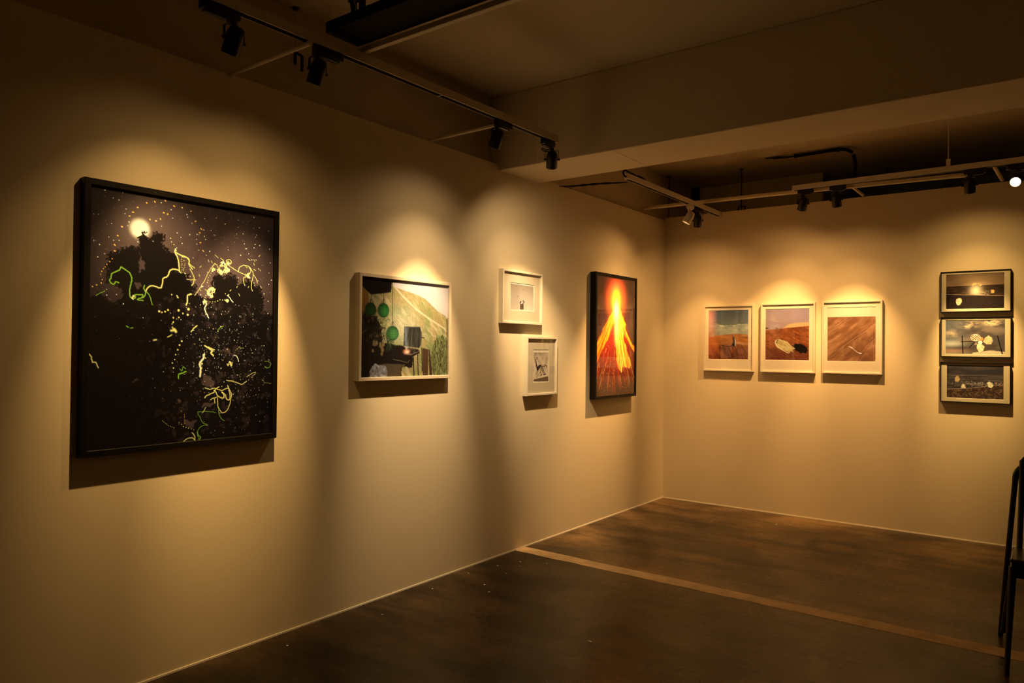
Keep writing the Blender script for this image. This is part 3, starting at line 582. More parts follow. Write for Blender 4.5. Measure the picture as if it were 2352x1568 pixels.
def art_wings():
    P = F2_P; a = Art(387, 261, 2.0, (228, 184, 124), 13, .64)
    a.fill((72, 55, 40)); n = a.noise(110, 5, 1.4, .7)
    a.over(np.clip((n - .42) * 4, 0, .8), (118, 90, 62)); a.over(np.clip((a.noise(70, 4, 1.5, .7) - .52) * 4, 0, .8), (56, 42, 32))
    a.over(np.clip(1 - a.X / 190, 0, 1) * .55, (104, 98, 82))
    for x, y in P['bright']: a.over(np.exp(-(((a.X - x) / 50) ** 2 + ((a.Y - y) / 22) ** 2)) * np.clip((a.noise(26, 4, 1.4, .7, seed=int(x)) - .35) * 3, 0, 1), (226, 174, 106))
    x, y = P['clouds'][1]; a.blob(x, y, 80, 24, (196, 170, 124), .7); a.blob(30, 240, 110, 22, (168, 112, 66), .8); a.blob(120, 215, 160, 14, (66, 46, 34), .7)
    a.poly(P['ground'], (206, 166, 110), 3, 12, .8)
    for q in P['posts']: a.line(q, (28, 18, 14), 8)
    for q in P['bar']: a.line(q, (30, 20, 15), 6)
    a.poly(P['wing'], (150, 110, 76), 2, 8)
    x, y = P['org'][0]; a.disc(x, y, 12, 14, (206, 118, 44))
    rock(a, P['leaf'], (206, 160, 94)); rock(a, P['low'], (232, 190, 120)); x, y = P['ball'][0]; a.disc(x, y, 14, 13, (240, 206, 146))
    x, y = P['waf'][0]; a.disc(x, y, 33, 27, (226, 176, 118))
    for i in range(-3, 4):
        for j in range(-2, 3):
            u = x + (i + j) * 8.5; v = y + (i - j) * 7.5
            if ((u - x) / 29) ** 2 + ((v - y) / 23) ** 2 < 1: a.poly([(u - 6, v), (u, v - 5.5), (u + 6, v), (u, v + 5.5)], (54, 28, 16))
    return a
def art_beach():
    P = F3_P; a = Art(370, 253, 2.0, (216, 176, 118), 14, .62)
    a.fill((46, 36, 28)); a.over(np.clip((a.noise(80, 4, 2.4, .6) - .45) * 3, 0, .8) * (a.Y < 100), (74, 58, 44))
    a.over((a.Y > 68) * np.clip((a.noise(12, 3, 3, .5) - .4) * 2, 0, .6), (84, 64, 46)); a.line(P['hz'], (130, 104, 78), 2, .6); a.line(P['hz2'], (130, 104, 78), 2, .6)
    r = random.Random(6)
    for i in range(240): xx = r.gauss(190, 90); yy = r.gauss(140, 10); a.line([(xx, yy), (xx + 5, yy)], (196, 160, 116), 1.6, .6)
    m = a.below(P['shore'], 3, 30); a.over(m, (54, 34, 22)); a.over(m * np.clip((a.noise(9, 3) - .45) * 3, 0, .7), (110, 74, 42)); a.line(P['shore'], (170, 134, 92), 2.4, .8)
    rock(a, P['s1'], (176, 132, 72)); rock(a, P['s2'], (214, 176, 120)); rock(a, P['s3'], (216, 184, 120))
    x, y = P['red'][0]
    for i in range(14): a.dot(x + r.uniform(0, 40), y + r.uniform(-6, 10), 3, r.choice([(150, 70, 50), (190, 120, 96), (70, 40, 30)]), .8)
    return a
# ================================================================= THE ROOM
CEIL = 3.216
def struct(name, mb, m, parent=None, smooth=False):
    o = mb.build(name, m, parent, smooth)
    if not parent: o['kind'] = 'structure'
    return o
fl = struct('floor', MB().box(-.35, 7.1, -9.6, 3.9, -.15, 0), M['floor'])
struct('wall_left', MB().box(-.07, 0, -9.6, .08, 0, 2.737), M['wall'])
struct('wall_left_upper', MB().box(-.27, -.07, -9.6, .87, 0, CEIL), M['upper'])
struct('wall_back', MB().box(0, 7, 0, .08, 0, 2.76), M['wall'])
wu = MB().box(-.27, 1.262, .87, .95, 0, CEIL); struct('wall_back_upper', wu, M['upperpale'])
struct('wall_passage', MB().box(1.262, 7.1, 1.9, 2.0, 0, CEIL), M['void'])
struct('wall_right', MB().box(7, 7.1, -9.6, 2.0, 0, CEIL), M['wall'])
struct('wall_front', MB().box(-.07, 7.1, -9.7, -9.6, 0, CEIL), M['wall'])
struct('ceiling', MB().box(-.35, 7.1, -9.7, 3.9, CEIL, CEIL + .12), M['ceil'])
bm_ = MB().box(-.07, 7, -2.663, -2.181, 2.696, CEIL, .006)
beam = struct('ceiling_beam', bm_, M['beam'])
struct('joint_strip', MB().box(.331, .337, -2.6655, -2.663, 2.70, CEIL - .004), M['caulk'], beam)
struct('joint_strip', MB().box(.90, .904, -2.65, -2.19, 2.6945, 2.696), M['beam'], beam)
struct('edge_strip_left', MB().box(0, .004, -9.6, -.004, 0, .009), M['caulk'])  # white paint edge as an added strip, catching light as a bright line
struct('edge_strip_back', MB().box(0, 7, -.004, 0, 0, .008), M['caulk'])  # same added white strip along the back wall, to catch the light
# old plaster patch on the wall above the back partition, with its dark gap
struct('trim_1', MB().box(1.235, 1.262, .862, .87, 2.4, 3.16), M['beam'])
struct('trim_2', MB().box(-.07, -.005, .80, .87, 2.4, CEIL), M['blackm'])
# painted parking line across the floor
bm = bmesh.new(); r = random.Random(2); n = 120; L_, R_ = [], []
for i in range(n + 1):
    x = .004 + (6.9) * i / n
    L_.append(bm.verts.new((x, -2.432 + .003 * math.sin(i * .9) + r.uniform(-.002, .002), .0008)))
    R_.append(bm.verts.new((x, -2.306 + .004 * math.sin(i * .37) + r.uniform(-.002, .002), .0008)))
for i in range(n): bm.faces.new((L_[i], L_[i + 1], R_[i + 1], R_[i]))
me = bpy.data.meshes.new('painted_line'); bm.to_mesh(me); bm.free()
link('painted_line', me, M['paintline'], fl)

# ================================================================= FRAMED PICTURES
def ring_board(x0, x1, z0, z1, wx0, wx1, wz0, wz1, yf, yb):
    mb = MB(); b = .0025
    def rect(a0, a1, c0, c1, y): return [mb.bm.verts.new(p) for p in ((a0, y, c0), (a1, y, c0), (a1, y, c1), (a0, y, c1))]
    rs = [rect(x0, x1, z0, z1, yb), rect(x0, x1, z0, z1, yf), rect(wx0 - b, wx1 + b, wz0 - b, wz1 + b, yf), rect(wx0, wx1, wz0, wz1, yb)]
    for k in range(4):
        A, B = rs[k], rs[(k + 1) % 4]
        for i in range(4):
            j = (i + 1) % 4; mb.bm.faces.new((A[i], A[j], B[j], B[i]))
    return mb
def picture(label, wall, a0, a1, z0, z1, t, fw, rec, mf, art, win=None, board=None, glass=True, group=None):
    am = (a0 + a1) / 2; w = a1 - a0; h = z1 - z0
    root = empty('framed_picture', (0, am, z0) if wall == 'L' else (am, 0, z0), PI / 2 if wall == 'L' else 0)
    tag(root, label, 'framed picture', group)
    MB().ringframe(-w / 2, w / 2, 0, h, fw, -t, -.001).build('frame', M[mf], root)
    if win is None: win = (a0 + fw, a1 - fw, z0 + fw, z1 - fw)
    yp = -(t - rec)
    me = art.mesh('photograph'); me.materials.append(M['print'])
    p = bpy.data.objects.new('photograph', me); COL.objects.link(p); p.parent = root
    sx = (win[1] - win[0]) / (art.w / 1000); sz = (win[3] - win[2]) / (art.h / 1000)
    p.location = (win[0] - am, yp, win[3] - z0); p.scale = (sx, 1, sz)
    if board:
        ring_board(-w / 2 + fw, w / 2 - fw, fw, h - fw, win[0] - am, win[1] - am, win[2] - z0, win[3] - z0, yp - .003, yp - .0005).build('mat_board', M[board], root)
    MB().box(-w / 2 + fw, w / 2 - fw, yp + .002, yp + .006, fw, h - fw).build('backing_board', M['back'], root)
    if glass:
        MB().box(-w / 2 + fw, w / 2 - fw, -t + .0055, -t + .004, fw, h - fw).build('glass', M['glass'], root)
    return root

picture('large black framed night photograph of moon, dark trees and glowing yellow trails', 'L', -5.376, -4.471, .998, 2.119, .040, .026, .012, 'fblack', art_night())
picture('pale wood framed photograph of a barbecue, grassy hill and hanging green balls', 'L', -3.949, -3.187, 1.262, 1.867, .040, .020, .013, 'fpale', art_barbecue())
picture('small white framed photograph of a tiny figure with raised arms, upper of two', 'L', -2.654, -2.168, 1.631, 2.011, .040, .016, .018, 'fwhite', art_silhouette(), (-2.549, -2.259, 1.730, 1.921), 'shadeboard')
picture('small white framed photograph of someone in a rocking chair, lower of two', 'L', -2.361, -1.960, 1.108, 1.543, .040, .016, .018, 'fwhite', art_rocking(), (-2.258, -2.057, 1.205, 1.446), 'shadeboard')
picture('tall narrow black framed photograph of a red and yellow erupting volcano', 'L', -1.415, -.683, 1.037, 2.102, .055, .025, .010, 'fblack', art_volcano())
g3 = 'three white framed desert photographs in a row'
for (x0, x1, z0, z1), wx, ar, lb in (((.423, .898, 1.265, 1.879), .468, art_kangaroo(), 'white framed desert photograph with blue sky, clouds and a small upright dark animal'),
                                     ((.962, 1.432, 1.266, 1.883), 1.003, art_shell(), 'white framed desert photograph with a big pale shell and black shadow, between two others'),
                                     ((1.490, 1.960, 1.270, 1.887), 1.532, art_sandstick(), 'white framed photograph of bare brown sand with one pale stick, wide blank top border')):
    picture(lb, 'B', x0, x1, z0, z1, .035, .014, .015, 'fwhite', ar, (wx, wx + .376, 1.377, 1.831), 'board', True, g3)
g4 = 'three black framed sea photographs stacked on the back wall'
for (x0, x1, z0, z1), wn, ar, lb in (((2.375, 2.837, 1.773, 2.092), (2.413, 2.792, 1.799, 2.067), art_sunsea(), 'thin black framed photograph of sun glitter on sea, topmost of three stacked'),
                                     ((2.377, 2.839, 1.423, 1.737), (2.411, 2.798, 1.449, 1.710), art_wings(), 'thin black framed photograph of cloudy sky with posts and patterned shells, middle of the stack'),
                                     ((2.376, 2.836, 1.072, 1.385), (2.420, 2.790, 1.106, 1.359), art_beach(), 'thin black framed photograph of a dark beach with three pale stones, lowest of the stack')):
    picture(lb, 'B', x0, x1, z0, z1, .035, .0065, .012, 'fblack', ar, wn, 'greyboard', False, g4)

# ================================================================= TRACKS
def rail(label, p0, p1, zb, zh, wd, group=None):
    """open channel rail: two side lips, a top, a black conductor strip in the slot, end caps"""
    p0, p1 = Vector((*p0, zb)), Vector((*p1, zb)); d = p1 - p0; L = d.length; ang = math.atan2(d.y, d.x)
    root = empty('lighting_track', p0, ang); tag(root, label, 'lighting track', group)
    h = wd / 2; s = .0055
    prof = [(-h, 0), (-h, zh), (h, zh), (h, 0), (h - s - .004, 0), (h - s - .004, .002), (h - .003, .002), (h - .003, zh - .004), (-h + .003, zh - .004), (-h + .003, .002), (-h + s + .004, .002), (-h + s + .004, 0)]
    prof = [(-h, 0), (-h, zh), (h, zh), (h, 0), (h - .0025, 0), (h - .0025, zh - .004), (-h + s, zh - .004), (-h + s, 0)]
    MB().loft([[Vector((x, y, z)) for y, z in prof] for x in (0, L)], cap=False).build('channel', M['rail'], root)
    MB().box(.004, L - .004, -h + s + .0005, h - .003, .0012, zh - .005).build('conductor_strip', M['slot'], root)
    MB().box(-.006, .006, -h - .001, h + .001, -.0005, zh + .001, .0015).build('end_cap', M['rail'], root)
    MB().box(L - .006, L + .006, -h - .001, h + .001, -.0005, zh + .001, .0015).build('end_cap', M['rail'], root)
    for q in (.33, .72):
        if L > 2.2: MB().box(L * q - .002, L * q + .002, -h + s, h - .0025, -.0006, .0012).build('joint_clip', M['rail'], root)
    return root
g5 = 'ceiling lighting tracks'
rail('long cream lighting track with black slot running parallel to the left wall', (.555, -6.6), (.590, -2.845), 2.752, .042, .040, g5)
rail('short cream lighting track hanging near the far left corner', (.600, -1.915), (.600, -.105), 2.700, .040, .036, g5)
rail('cream lighting track running in front of the back wall', (1.40, -.576), (6.6, -.66), 2.756, .040, .038, g5)

def spotlight(label, x, y, zt, trk, target, power, cone, color, off=0.0, alen=.135, cable='loop', lens='lens', tilt=None, radius=.012, hm='black', group='track spotlights'):
    root = empty('track_spotlight', (x, y, zt)); tag(root, label, 'spotlight', group)
    t = Vector(target); piv = Vector((x, y, zt - .112)); d = (t - piv).normalized()
    az = math.atan2(d.y, d.x) if math.hypot(d.x, d.y) > .05 else 0
    Rt = Matrix.Rotation(trk, 4, 'Z')
    mb = MB().box(-.017, .017, off - alen / 2, off + alen / 2, -.036, -.0005, .005).box(-.012, .012, off - alen / 2 + .012, off + alen / 2 - .02, -.044, -.034, .003)
    bmesh.ops.transform(mb.bm, matrix=Rt, verts=mb.bm.verts); mb.build('adapter', M[hm], root, True)
    mb = MB(); mb.lathe([(.011, -.040), (.012, -.052), (.010, -.058), (.0001, -.058)], 16); mb.build('swivel', M[hm], root, True)
    s = Vector((-math.sin(az), math.cos(az), 0)); W_ = .0425
    pts = [s * W_ + Vector((0, 0, -.114)), s * W_ + Vector((0, 0, -.066)), s * (W_ - .008) + Vector((0, 0, -.057)), -s * (W_ - .008) + Vector((0, 0, -.057)), -s * W_ + Vector((0, 0, -.066)), -s * W_ + Vector((0, 0, -.114))]
    mb = MB(); f = Vector((math.cos(az), math.sin(az), 0))
    rings = []
    nrm = [s, (s + Vector((0, 0, 1))).normalized(), (s + Vector((0, 0, 2))).normalized(), (-s + Vector((0, 0, 2))).normalized(), (-s + Vector((0, 0, 1))).normalized(), -s]
    for p, nn in zip(pts, nrm): rings.append([p + f * .007 + nn * .0014, p - f * .007 + nn * .0014, p - f * .007 - nn * .0014, p + f * .007 - nn * .0014])
    mb.loft(rings).build('yoke', M[hm], root)
    for sg in (1, -1):
        mb = MB().tube([s * sg * .033 + Vector((0, 0, -.112)), s * sg * .050 + Vector((0, 0, -.112))], .0065, 12); mb.build('knob', M[hm], root, True)
    mb = MB().lathe([(.0001, .056), (.014, .054), (.026, .046), (.0325, .032), (.0345, .018), (.0350, -.052), (.0335, -.054), (.0315, -.052), (.0300, -.036), (.0001, -.036)], 32)
    can = mb.build('lamp_head', M[hm], root, True)
    q = d.to_track_quat('-Z', 'Y'); can.rotation_mode = 'QUATERNION'; can.rotation_quaternion = q; can.location = (0, 0, -.112)
    mb = MB().lathe([(.0001, -.0375), (.028, -.0375), (.0285, -.0400), (.020, -.0425), (.0001, -.0435)], 28); ln = mb.build('lens', M[lens], can, True)
    # supply cable looping from the adapter to the back of the head
    b = Vector((0, 0, -.112)) - d * .052
    if cable == 'loop':
        o = -f * .035 + s * .03
        c = [Vector((0, off * 0, -.046)) + s * .010, Vector((0, 0, -.052)) + s * .03 + o * .3, o + s * .012 + Vector((0, 0, -.056)), o * 1.1 + Vector((0, 0, -.074)), b + o * .35 + Vector((0, 0, -.002)), b]
    elif cable == 'arc':
        o = s * .062 - f * .01
        c = [Vector((0, 0, -.044)) + s * .008, s * .034 + Vector((0, 0, -.050)), o + Vector((0, 0, -.046)), o * .98 + Vector((0, 0, -.056)), s * .025 + Vector((0, 0, -.064)), b]
    else:
        c = [Vector((0, 0, -.046)) + s * .012, Vector((0, 0, -.057)) + s * .02 - f * .012, Vector((0, 0, -.060)) - f * .016, b]
    cu = []
    for i in range(len(c) - 1):
        p0, p1, p2, p3 = c[max(i - 1, 0)], c[i], c[i + 1], c[min(i + 2, len(c) - 1)]
        for k in range(5):
            u = k / 5; cu.append(.5 * ((2 * p1) + (-p0 + p2) * u + (2 * p0 - 5 * p1 + 4 * p2 - p3) * u * u + (-p0 + 3 * p1 - 3 * p2 + p3) * u ** 3))
    MB().tube(cu + [c[-1]], .0032, 8).build('cable', M[hm], root, True)
    if power:
        # a reflector lamp: narrow core, wider field, faint spill
        for nm, pw, sz in (('spot_core', power[0], cone), ('spot_field', power[1], 80), ('spot_spill', power[2], 130)):
            if not pw: continue
            ld = bpy.data.lights.new(nm, 'SPOT'); ld.energy = pw; ld.color = color; ld.spot_size = math.radians(sz); ld.spot_blend = 1.0; ld.shadow_soft_size = radius
            lo = bpy.data.objects.new(nm, ld); COL.objects.link(lo); lo.parent = root
            lo.rotation_mode = 'QUATERNION'; lo.rotation_quaternion = q; lo.location = Vector((0, 0, -.112)) + d * .056
    return root
YEL, WHI, ORA, AMB = (1.0, .575, .190), (1.0, .645, .300), (1.0, .520, .165), (1.0, .570, .170)
spotlight('black track spotlight nearest the camera, upper left corner of the view', .565, -5.06, 2.752, 0, (0, -5.09, 1.54), (142, 19, 2), 43, YEL, off=-.06, alen=.16)
spotlight('black track spotlight hanging beside the end of the black cable tray', .572, -4.665, 2.752, 0, (0, -4.66, 1.41), (270, 18, 6), 36, YEL, off=.055, alen=.15)
spotlight('black track spotlight on long track with a bright rim, tilted left, third from camera', .585, -3.43, 2.752, 0, (0, -3.46, 1.31), (254, 33, 8), 42, WHI, off=.06, cable='loop')
spotlight('black track spotlight at far end of the long track, pointing straight down beside the beam', .588, -2.875, 2.752, 0, (0, -2.11, 1.25), (218, 27, 18), 45, WHI, off=-.045, alen=.12, cable='arc')
spotlight('cream track spotlight on the short track, left of the black one on that track', .601, -.80, 2.700, 0, (0, -1.15, 1.33), (305, 24, 16), 49, ORA, off=.02, alen=.10, cable='none', hm='rail')
spotlight('black track spotlight on the short track near the room corner', .600, -.615, 2.700, 0, (0.30, 0, 1.25), (58, 12, 12), 48, ORA, off=.02, alen=.11, cable='loop')
spotlight('black track spotlight at the left end of the back track, outlined by thin yoke', 1.475, -.577, 2.756, PI / 2, (1.00, 0, 1.32), (160, 24, 12), 50, ORA, off=-.02, alen=.12, cable='none')
spotlight('black track spotlight on back track just right of its leftmost neighbour', 1.728, -.581, 2.756, PI / 2, (1.75, 0, 1.16), (192, 22, 10), 50, ORA, off=-.01, alen=.12, cable='none')
spotlight('unlit looking black track spotlight left of glaring lamp, above the stacked pictures', 2.618, -.596, 2.756, PI / 2, (2.62, 0, 1.46), (288, 27, 12), 35, AMB, off=-.03, alen=.13, cable='none')
spotlight('track spotlight with glaring white lit lens facing the room', 2.895, -.600, 2.756, PI / 2, (2.2, -4.2, .9), (14, 0, 0), 60, ORA, off=0, alen=.13, cable='none', lens='lenshot')

# ================================================================= TUBES, RODS, TRAY, CABLES
def thing(name, mb, m, label, cat, group=None, smooth=True):
    o = mb.build(name, M[m], None, smooth); return tag(o, label, cat, group)
g6 = 'cream bracing tubes between wall tops and tracks'
thing('bracing_tube', MB().tube([(0.001, -4.724, 2.735), (.36, -4.724, 2.737), (.60, -4.724, 2.739)], [.010, .0105, .0118]), 'strut', 'cream tube from left wall top to the long track, nearest the camera', 'tube', g6)
thing('bracing_tube', MB().tube([(0.001, -3.371, 2.739), (.60, -3.371, 2.741)], .0095), 'strut', 'cream tube from left wall top to the long track, beside the bright rimmed spotlight', 'tube', g6)
thing('bracing_tube', MB().tube([(0.001, -.446, 2.788), (1.2, -.50, 2.766), (2.60, -.512, 2.738)], .0165), 'strut', 'long cream tube from the left wall passing behind both far tracks', 'tube', g6)
thing('bracing_tube', MB().tube([(1.797, -.553, 2.778), (1.805, -.02, 2.772)], .012), 'strut', 'short cream tube from back track to the back wall top, left of the dark opening', 'tube', g6)
thing('bracing_tube', MB().tube([(2.755, -.562, 2.778), (2.777, -.02, 2.772)], .014), 'strut', 'short cream tube from back track to the back wall top, beside the glaring lamp', 'tube', g6)
# black cable tray with hanger
tr = empty('cable_tray', (.56, -4.52, 2.832)); tag(tr, 'wide black cable tray hanging above the long track', 'cable tray')
MB().box(0, 3.4, -.092, .088, 0, .004).build('tray_base', M['blackm'], tr)
MB().box(0, 3.4, -.094, -.091, -.001, .045).build('tray_side', M['blackm'], tr)
MB().box(0, 3.4, .088, .091, -.001, .045).build('tray_side', M['blackm'], tr)
MB().box(-.003, 0, -.092, .089, -.001, .012).build('end_lip', M['blackm'], tr)
hg = empty('tray_hanger', (.64, -4.52, 2.87)); tag(hg, 'black hanger bracket and rod holding up the cable tray end', 'hanger')
MB().tube([(0, 0, .12), (0, 0, .342)], .006).build('rod', M['rod'], hg, True)
MB().box(-.03, .06, -.015, .015, .112, .120).build('top_plate', M['blackm'], hg)
MB().bar((-.012, 0, .114), (.004, 0, .011), .014, .026, (0, 1, 0)).build('leg', M['blackm'], hg)
MB().bar((.050, 0, .114), (.042, 0, .011), .014, .026, (0, 1, 0)).build('leg', M['blackm'], hg)
MB().tube([(.012, -.017, .108), (.03, -.02, .07), (.012, -.018, .03), (.0, -.016, .014)], .0016, 6).build('wire', M['strut'], hg, True)
thing('conduit', MB().box(.50, 3.6, -4.428, -4.400, 2.80, 2.824, .003), 'strut', 'cream conduit running along the far side of the black cable tray', 'conduit', None, False)
# hangers
g7 = 'ceiling hanger rods'
def rod(label, x, y, z0, z1, r=.0045, m='rod', parts=None):
    root = empty('hanger_rod', (x, y, z0)); tag(root, label, 'hanger rod', g7)
    MB().tube([(0, 0, 0), (0, 0, z1 - z0)], r, 10).build('rod', M[m], root, True)
    MB().lathe([(.0001, z1 - z0 - .012), (.014, z1 - z0 - .012), (.020, z1 - z0 - .001), (.0001, z1 - z0 - .001)], 14).build('ceiling_anchor', M['rod'], root, True)
    return root
a_ = rod('thin rod with bent black clip by the left wall, between the first two spotlights', -.048, -4.329, 2.95, CEIL, .0028, 'upper')
MB().bar((0, 0, .04), (.0, .0, -.03), .012, .010, (1, 0, 0)).bar((0, 0, .035), (.018, .03, .016), .012, .010).bar((.018, .03, .018), (.018, .03, -.062), .012, .010, (1, 0, 0)).build('clip', M['blackm'], a_)
a_ = rod('dark rod ending in a three pronged fork, in front of the greenish patch', .660, .295, 2.800, CEIL, .0055)
MB().bar((-.030, 0, .052), (.036, 0, .052), .012, .008).bar((-.028, 0, .05), (-.022, 0, -.004), .010, .009, (0, 1, 0)).bar((.034, 0, .05), (.034, 0, -.002), .010, .009, (0, 1, 0)).build('fork', M['blackm'], a_)
rod('short dark rod in the far left corner above the left wall', -.035, .16, 2.80, CEIL, .005)
rod('stub of dark rod in the dark opening above the back track', 1.79, 1.076, 3.16, CEIL, .008)
a_ = rod('thin pale rod with a square coupling carrying the back track', 2.487, -.596, 2.835, CEIL, .0035, 'strut')
MB().box(-.014, .014, -.010, .010, -.0385, .014, .002).build('coupling', M['rail'], a_)
# black flexible conduit on the ceiling of the far bay
def smooth_pts(c, n=6):
    c = [Vector(p) for p in c]; out = []
    for i in range(len(c) - 1):
        p0, p1, p2, p3 = c[max(i - 1, 0)], c[i], c[i + 1], c[min(i + 2, len(c) - 1)]
        for k in range(n):
            u = k / n; out.append(.5 * ((2 * p1) + (-p0 + p2) * u + (2 * p0 - 5 * p1 + 4 * p2 - p3) * u * u + (-p0 + 3 * p1 - 3 * p2 + p3) * u ** 3))
    return out + [c[-1]]
pc = empty('flexible_conduit', (1.24, .01, 3.19)); tag(pc, 'black flexible conduit bending down from the ceiling behind the back track', 'conduit')
MB().tube(smooth_pts([(0, 0, 0), (.2, 0, .002), (.36, .002, .003), (.42, .03, 0), (.445, .12, -.004)]), .0145, 12).build('horizontal_run', M['blackm'], pc, True)
MB().tube(smooth_pts([(.452, .15, -.02), (.462, .17, -.1), (.455, .17, -.2), (.445, .17, -.38)]), .0155, 12).build('drop', M['blackm'], pc, True)
MB().tube([(-.002, 0, 0), (.016, 0, 0)], .019, 12).build('collar', M['blackm'], pc, True)
MB().tube([(.352, .002, .002), (.372, .004, .002)], .019, 12).build('collar', M['blackm'], pc, True)
MB().tube(smooth_pts([(0, 0, 0), (-.08, .004, .006), (-.15, .0, .012), (-.26, .01, .02)]), .005, 8).tube(smooth_pts([(0, .006, 0), (-.1, .03, .004), (-.17, .012, .015)]), .003, 8).build('loose_wires', M['blackm'], pc, True)
MB().tube(smooth_pts([(-.09, 0, .012), (-.14, 0, .008), (-.19, 0, .010), (-.235, 0, .018)]), [.003] * 3 + [.008, .011, .014, .016, .017, .018, .017, .016, .014, .012, .009, .006, .004, .003, .003, .003], 10, .5).build('junction_lump', M['blackm'], pc, True)
# frayed black cable from left wall top to the short track
cb = empty('frayed_cable', (.0, -1.9, 2.74)); tag(cb, 'frayed black cable bundle drooping from left wall top to the short track', 'cable')
q = smooth_pts([(.0, 0, -.014), (.12, 0, -.028), (.24, .0, -.034), (.36, 0, -.040), (.50, 0, -.052), (.60, 0, -.060)])
MB().tube(q, [.004 + .008 * math.sin(PI * i / (len(q) - 1)) * (.8 + .3 * math.sin(i * 1.3)) for i in range(len(q))], 10, .7).build('bundle', M['blackm'], cb, True)
MB().tube(smooth_pts([(.03, 0, -.018), (.06, 0, -.030), (.11, .01, -.044)]), .0025, 6).tube(smooth_pts([(.11, 0, -.02), (.075, -.004, -.026), (.03, -.006, -.020)]), .002, 6).build('loose_wire', M['rod'], cb, True)
ec = empty('coiled_cable', (.600, -1.925, 2.72)); tag(ec, 'curled black cable stuffed in the left end of the short track', 'cable')
MB().tube(smooth_pts([(0, -.002, -.005), (0, -.028, .0), (-.005, -.036, .022), (0, -.02, .040), (.004, .03, .034), (.004, .10, .034), (.0, .15, .030)]), .0065, 10).build('cable_loop', M['blackm'], ec, True)
MB().tube(smooth_pts([(.0, .14, .031), (.002, .20, .033), (.004, .26, .031), (.0, .31, .028)]), [.005] * 4 + [.0095] * 10 + [.006] * 5, 10).build('cable_sleeve', M['blackm'], ec, True)

# ================================================================= CHAIR
ch = empty('folding_chair', (3.17, -2.385, 0)); tag(ch, 'black folding chair cut off by the right edge of the view, facing the camera', 'chair')
cx0 = 3.17; cy0 = -2.385
def Lc(x, y, z, s): return ((x - cx0) * s, y - cy0, z)
for s in (1, -1):   # s=1 the side seen in the photo (left), mirrored for the other
    MB().tube([Lc(2.947, -2.66, .0, s), Lc(2.955, -2.63, .20, s), Lc(2.966, -2.585, .475, s)], [.0105, .0125, .0165], 12).build('front_leg', M['chair'], ch, True)
    MB().tube(smooth_pts([Lc(2.893, -2.115, .0, s), Lc(2.925, -2.20, .40, s), Lc(2.958, -2.27, .80, s), Lc(2.966, -2.283, .865, s), Lc(2.985, -2.287, .895, s)], 4), [.0115] + [.0125] * 8 + [.0135] * 8, 12).build('rear_leg', M['chair'], ch, True)
    MB().tube([Lc(2.962, -2.52, .45, s), Lc(2.935, -2.36, .22, s), Lc(2.908, -2.18, .045, s)], [.012, .017, .012], 12).build('side_brace', M['chair'], ch, True)
    MB().tube([Lc(2.980, -2.335, .495, s), Lc(2.986, -2.31, .70, s), Lc(2.990, -2.295, .93, s)], .0125, 12).build('back_post', M['chair'], ch, True)
sw = .215
MB().box(-sw, sw, -.215, .06, .494, .512, .006).build('seat', M['seat'], ch)
MB().box(-sw + .005, sw - .005, -.205, .05, .425, .493, .006).build('seat_frame', M['chair'], ch)
mb = MB(); rows = []
for z, ins in ((.722, .012), (.728, .003), (.74, 0), (.90, 0), (.93, .004), (.950, .018), (.957, .045)):
    row = []
    for u in np.linspace(-1, 1, 13):
        xx = u * (.192 - ins); row.append((xx, .088 + .022 * (1 - u * u) + (z - .72) * .06, z))
    back = [(x, y + .016, z) for x, y, z in row[::-1]]
    rows.append([Vector(p) for p in row + back])
mb.loft(rows).build('backrest', M['chair'], ch, True)

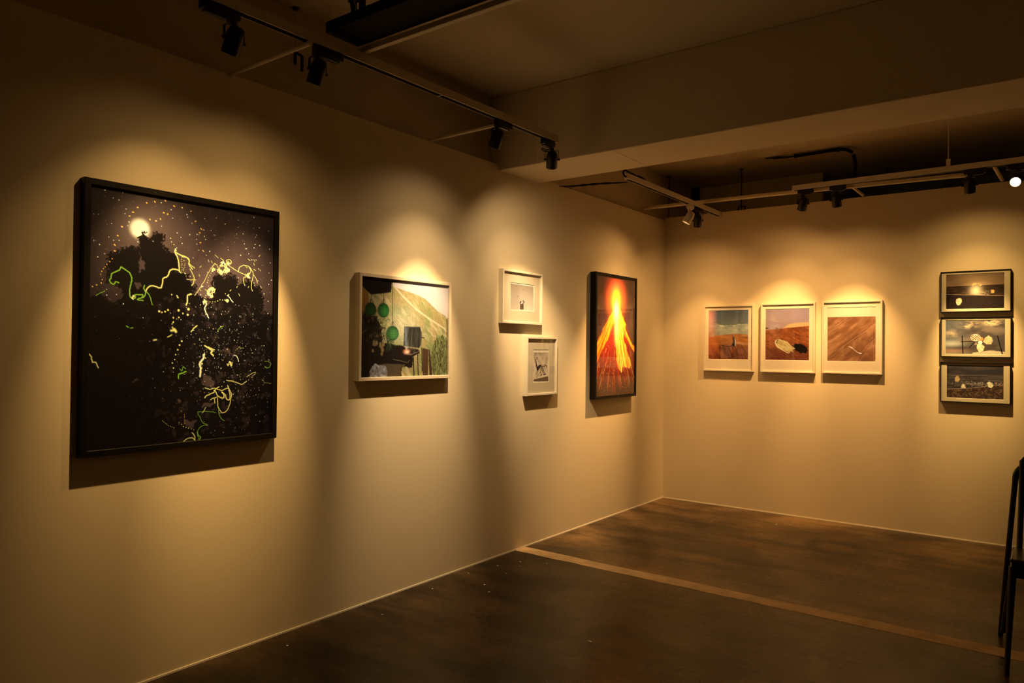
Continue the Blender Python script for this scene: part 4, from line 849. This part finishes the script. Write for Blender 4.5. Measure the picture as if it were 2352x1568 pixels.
# ================================================================= CRUMBS ON THE FLOOR
def crumb(x, y, sx, sy, sz, rz, label, group=None, seed=0):
    bm = bmesh.new(); bmesh.ops.create_icosphere(bm, subdivisions=2, radius=1); rr = random.Random(seed)
    for v in bm.verts:
        v.co *= rr.uniform(.75, 1.1); v.co = Vector((v.co.x * sx, v.co.y * sy, max(v.co.z, -.75) * sz + .75 * sz))
    me = bpy.data.meshes.new('plaster_crumb'); bm.to_mesh(me); bm.free()
    o = link('plaster_crumb', me, M['flake']); o.location = (x, y, 0); o.rotation_euler = (0, 0, rz)
    return tag(o, label, 'crumb', group)
crumb(1.273, -3.509, .017, .008, .0022, -.5, 'largest white plaster crumb, alone on the dark floor in the foreground', None, 1)
gc = 'small plaster crumbs scattered along the walls'
for i, (x, y, s) in enumerate(((1.228, -.406, .007), (1.240, -.44, .005), (1.329, -.362, .007))):
    crumb(x, y, s, s, .003, i, 'tiny white plaster crumb on the floor below the desert photographs', gc, i + 3)
for i, (x, y, s) in enumerate(((.198, -2.634, .006), (.133, -2.802, .006), (.316, -3.164, .007), (.150, -4.472, .005), (.12, -3.42, .004), (.26, -2.72, .004), (.09, -3.05, .004), (.42, -3.25, .006), (.2, -3.9, .004), (.36, -2.55, .004), (.28, -2.9, .0035))):
    crumb(x, y, s * 1.2, s, .0025, i, 'tiny white plaster crumb on the dark floor near the left wall', gc, i + 10)

# ================================================================= WORLD, CAMERA
w = bpy.data.worlds.new('dim room air'); scene.world = w; w.use_nodes = True
w.node_tree.nodes['Background'].inputs[0].default_value = (.02, .015, .01, 1); w.node_tree.nodes['Background'].inputs[1].default_value = .2
cd = bpy.data.cameras.new('camera'); cam = bpy.data.objects.new('camera', cd); COL.objects.link(cam); scene.camera = cam
cd.sensor_width = 36; cd.sensor_fit = 'HORIZONTAL'; cd.lens = 1675.782 / 2352 * 36; cd.clip_start = .05
yaw, pit, rol = math.radians(-37.05837), math.radians(.590949), math.radians(.600264)
f = Vector((math.sin(yaw) * math.cos(pit), math.cos(yaw) * math.cos(pit), math.sin(pit)))
r0 = Vector((math.cos(yaw), -math.sin(yaw), 0)); u0 = r0.cross(f)
rr_ = r0 * math.cos(rol) + u0 * math.sin(rol); uu_ = -r0 * math.sin(rol) + u0 * math.cos(rol)
mw = Matrix((rr_, uu_, -f)).transposed().to_4x4(); mw.translation = Vector((3.14700, -6.65938, 1.45)); cam.matrix_world = mw
vs = scene.view_settings; scene.display_settings.display_device = 'sRGB'
vs.view_transform = 'Standard'; vs.look = 'None'; vs.gamma = 1; vs.use_curve_mapping = False; vs.exposure = 0.0
scene.cycles.max_bounces = 10; scene.cycles.diffuse_bounces = 6; scene.cycles.transparent_max_bounces = 12
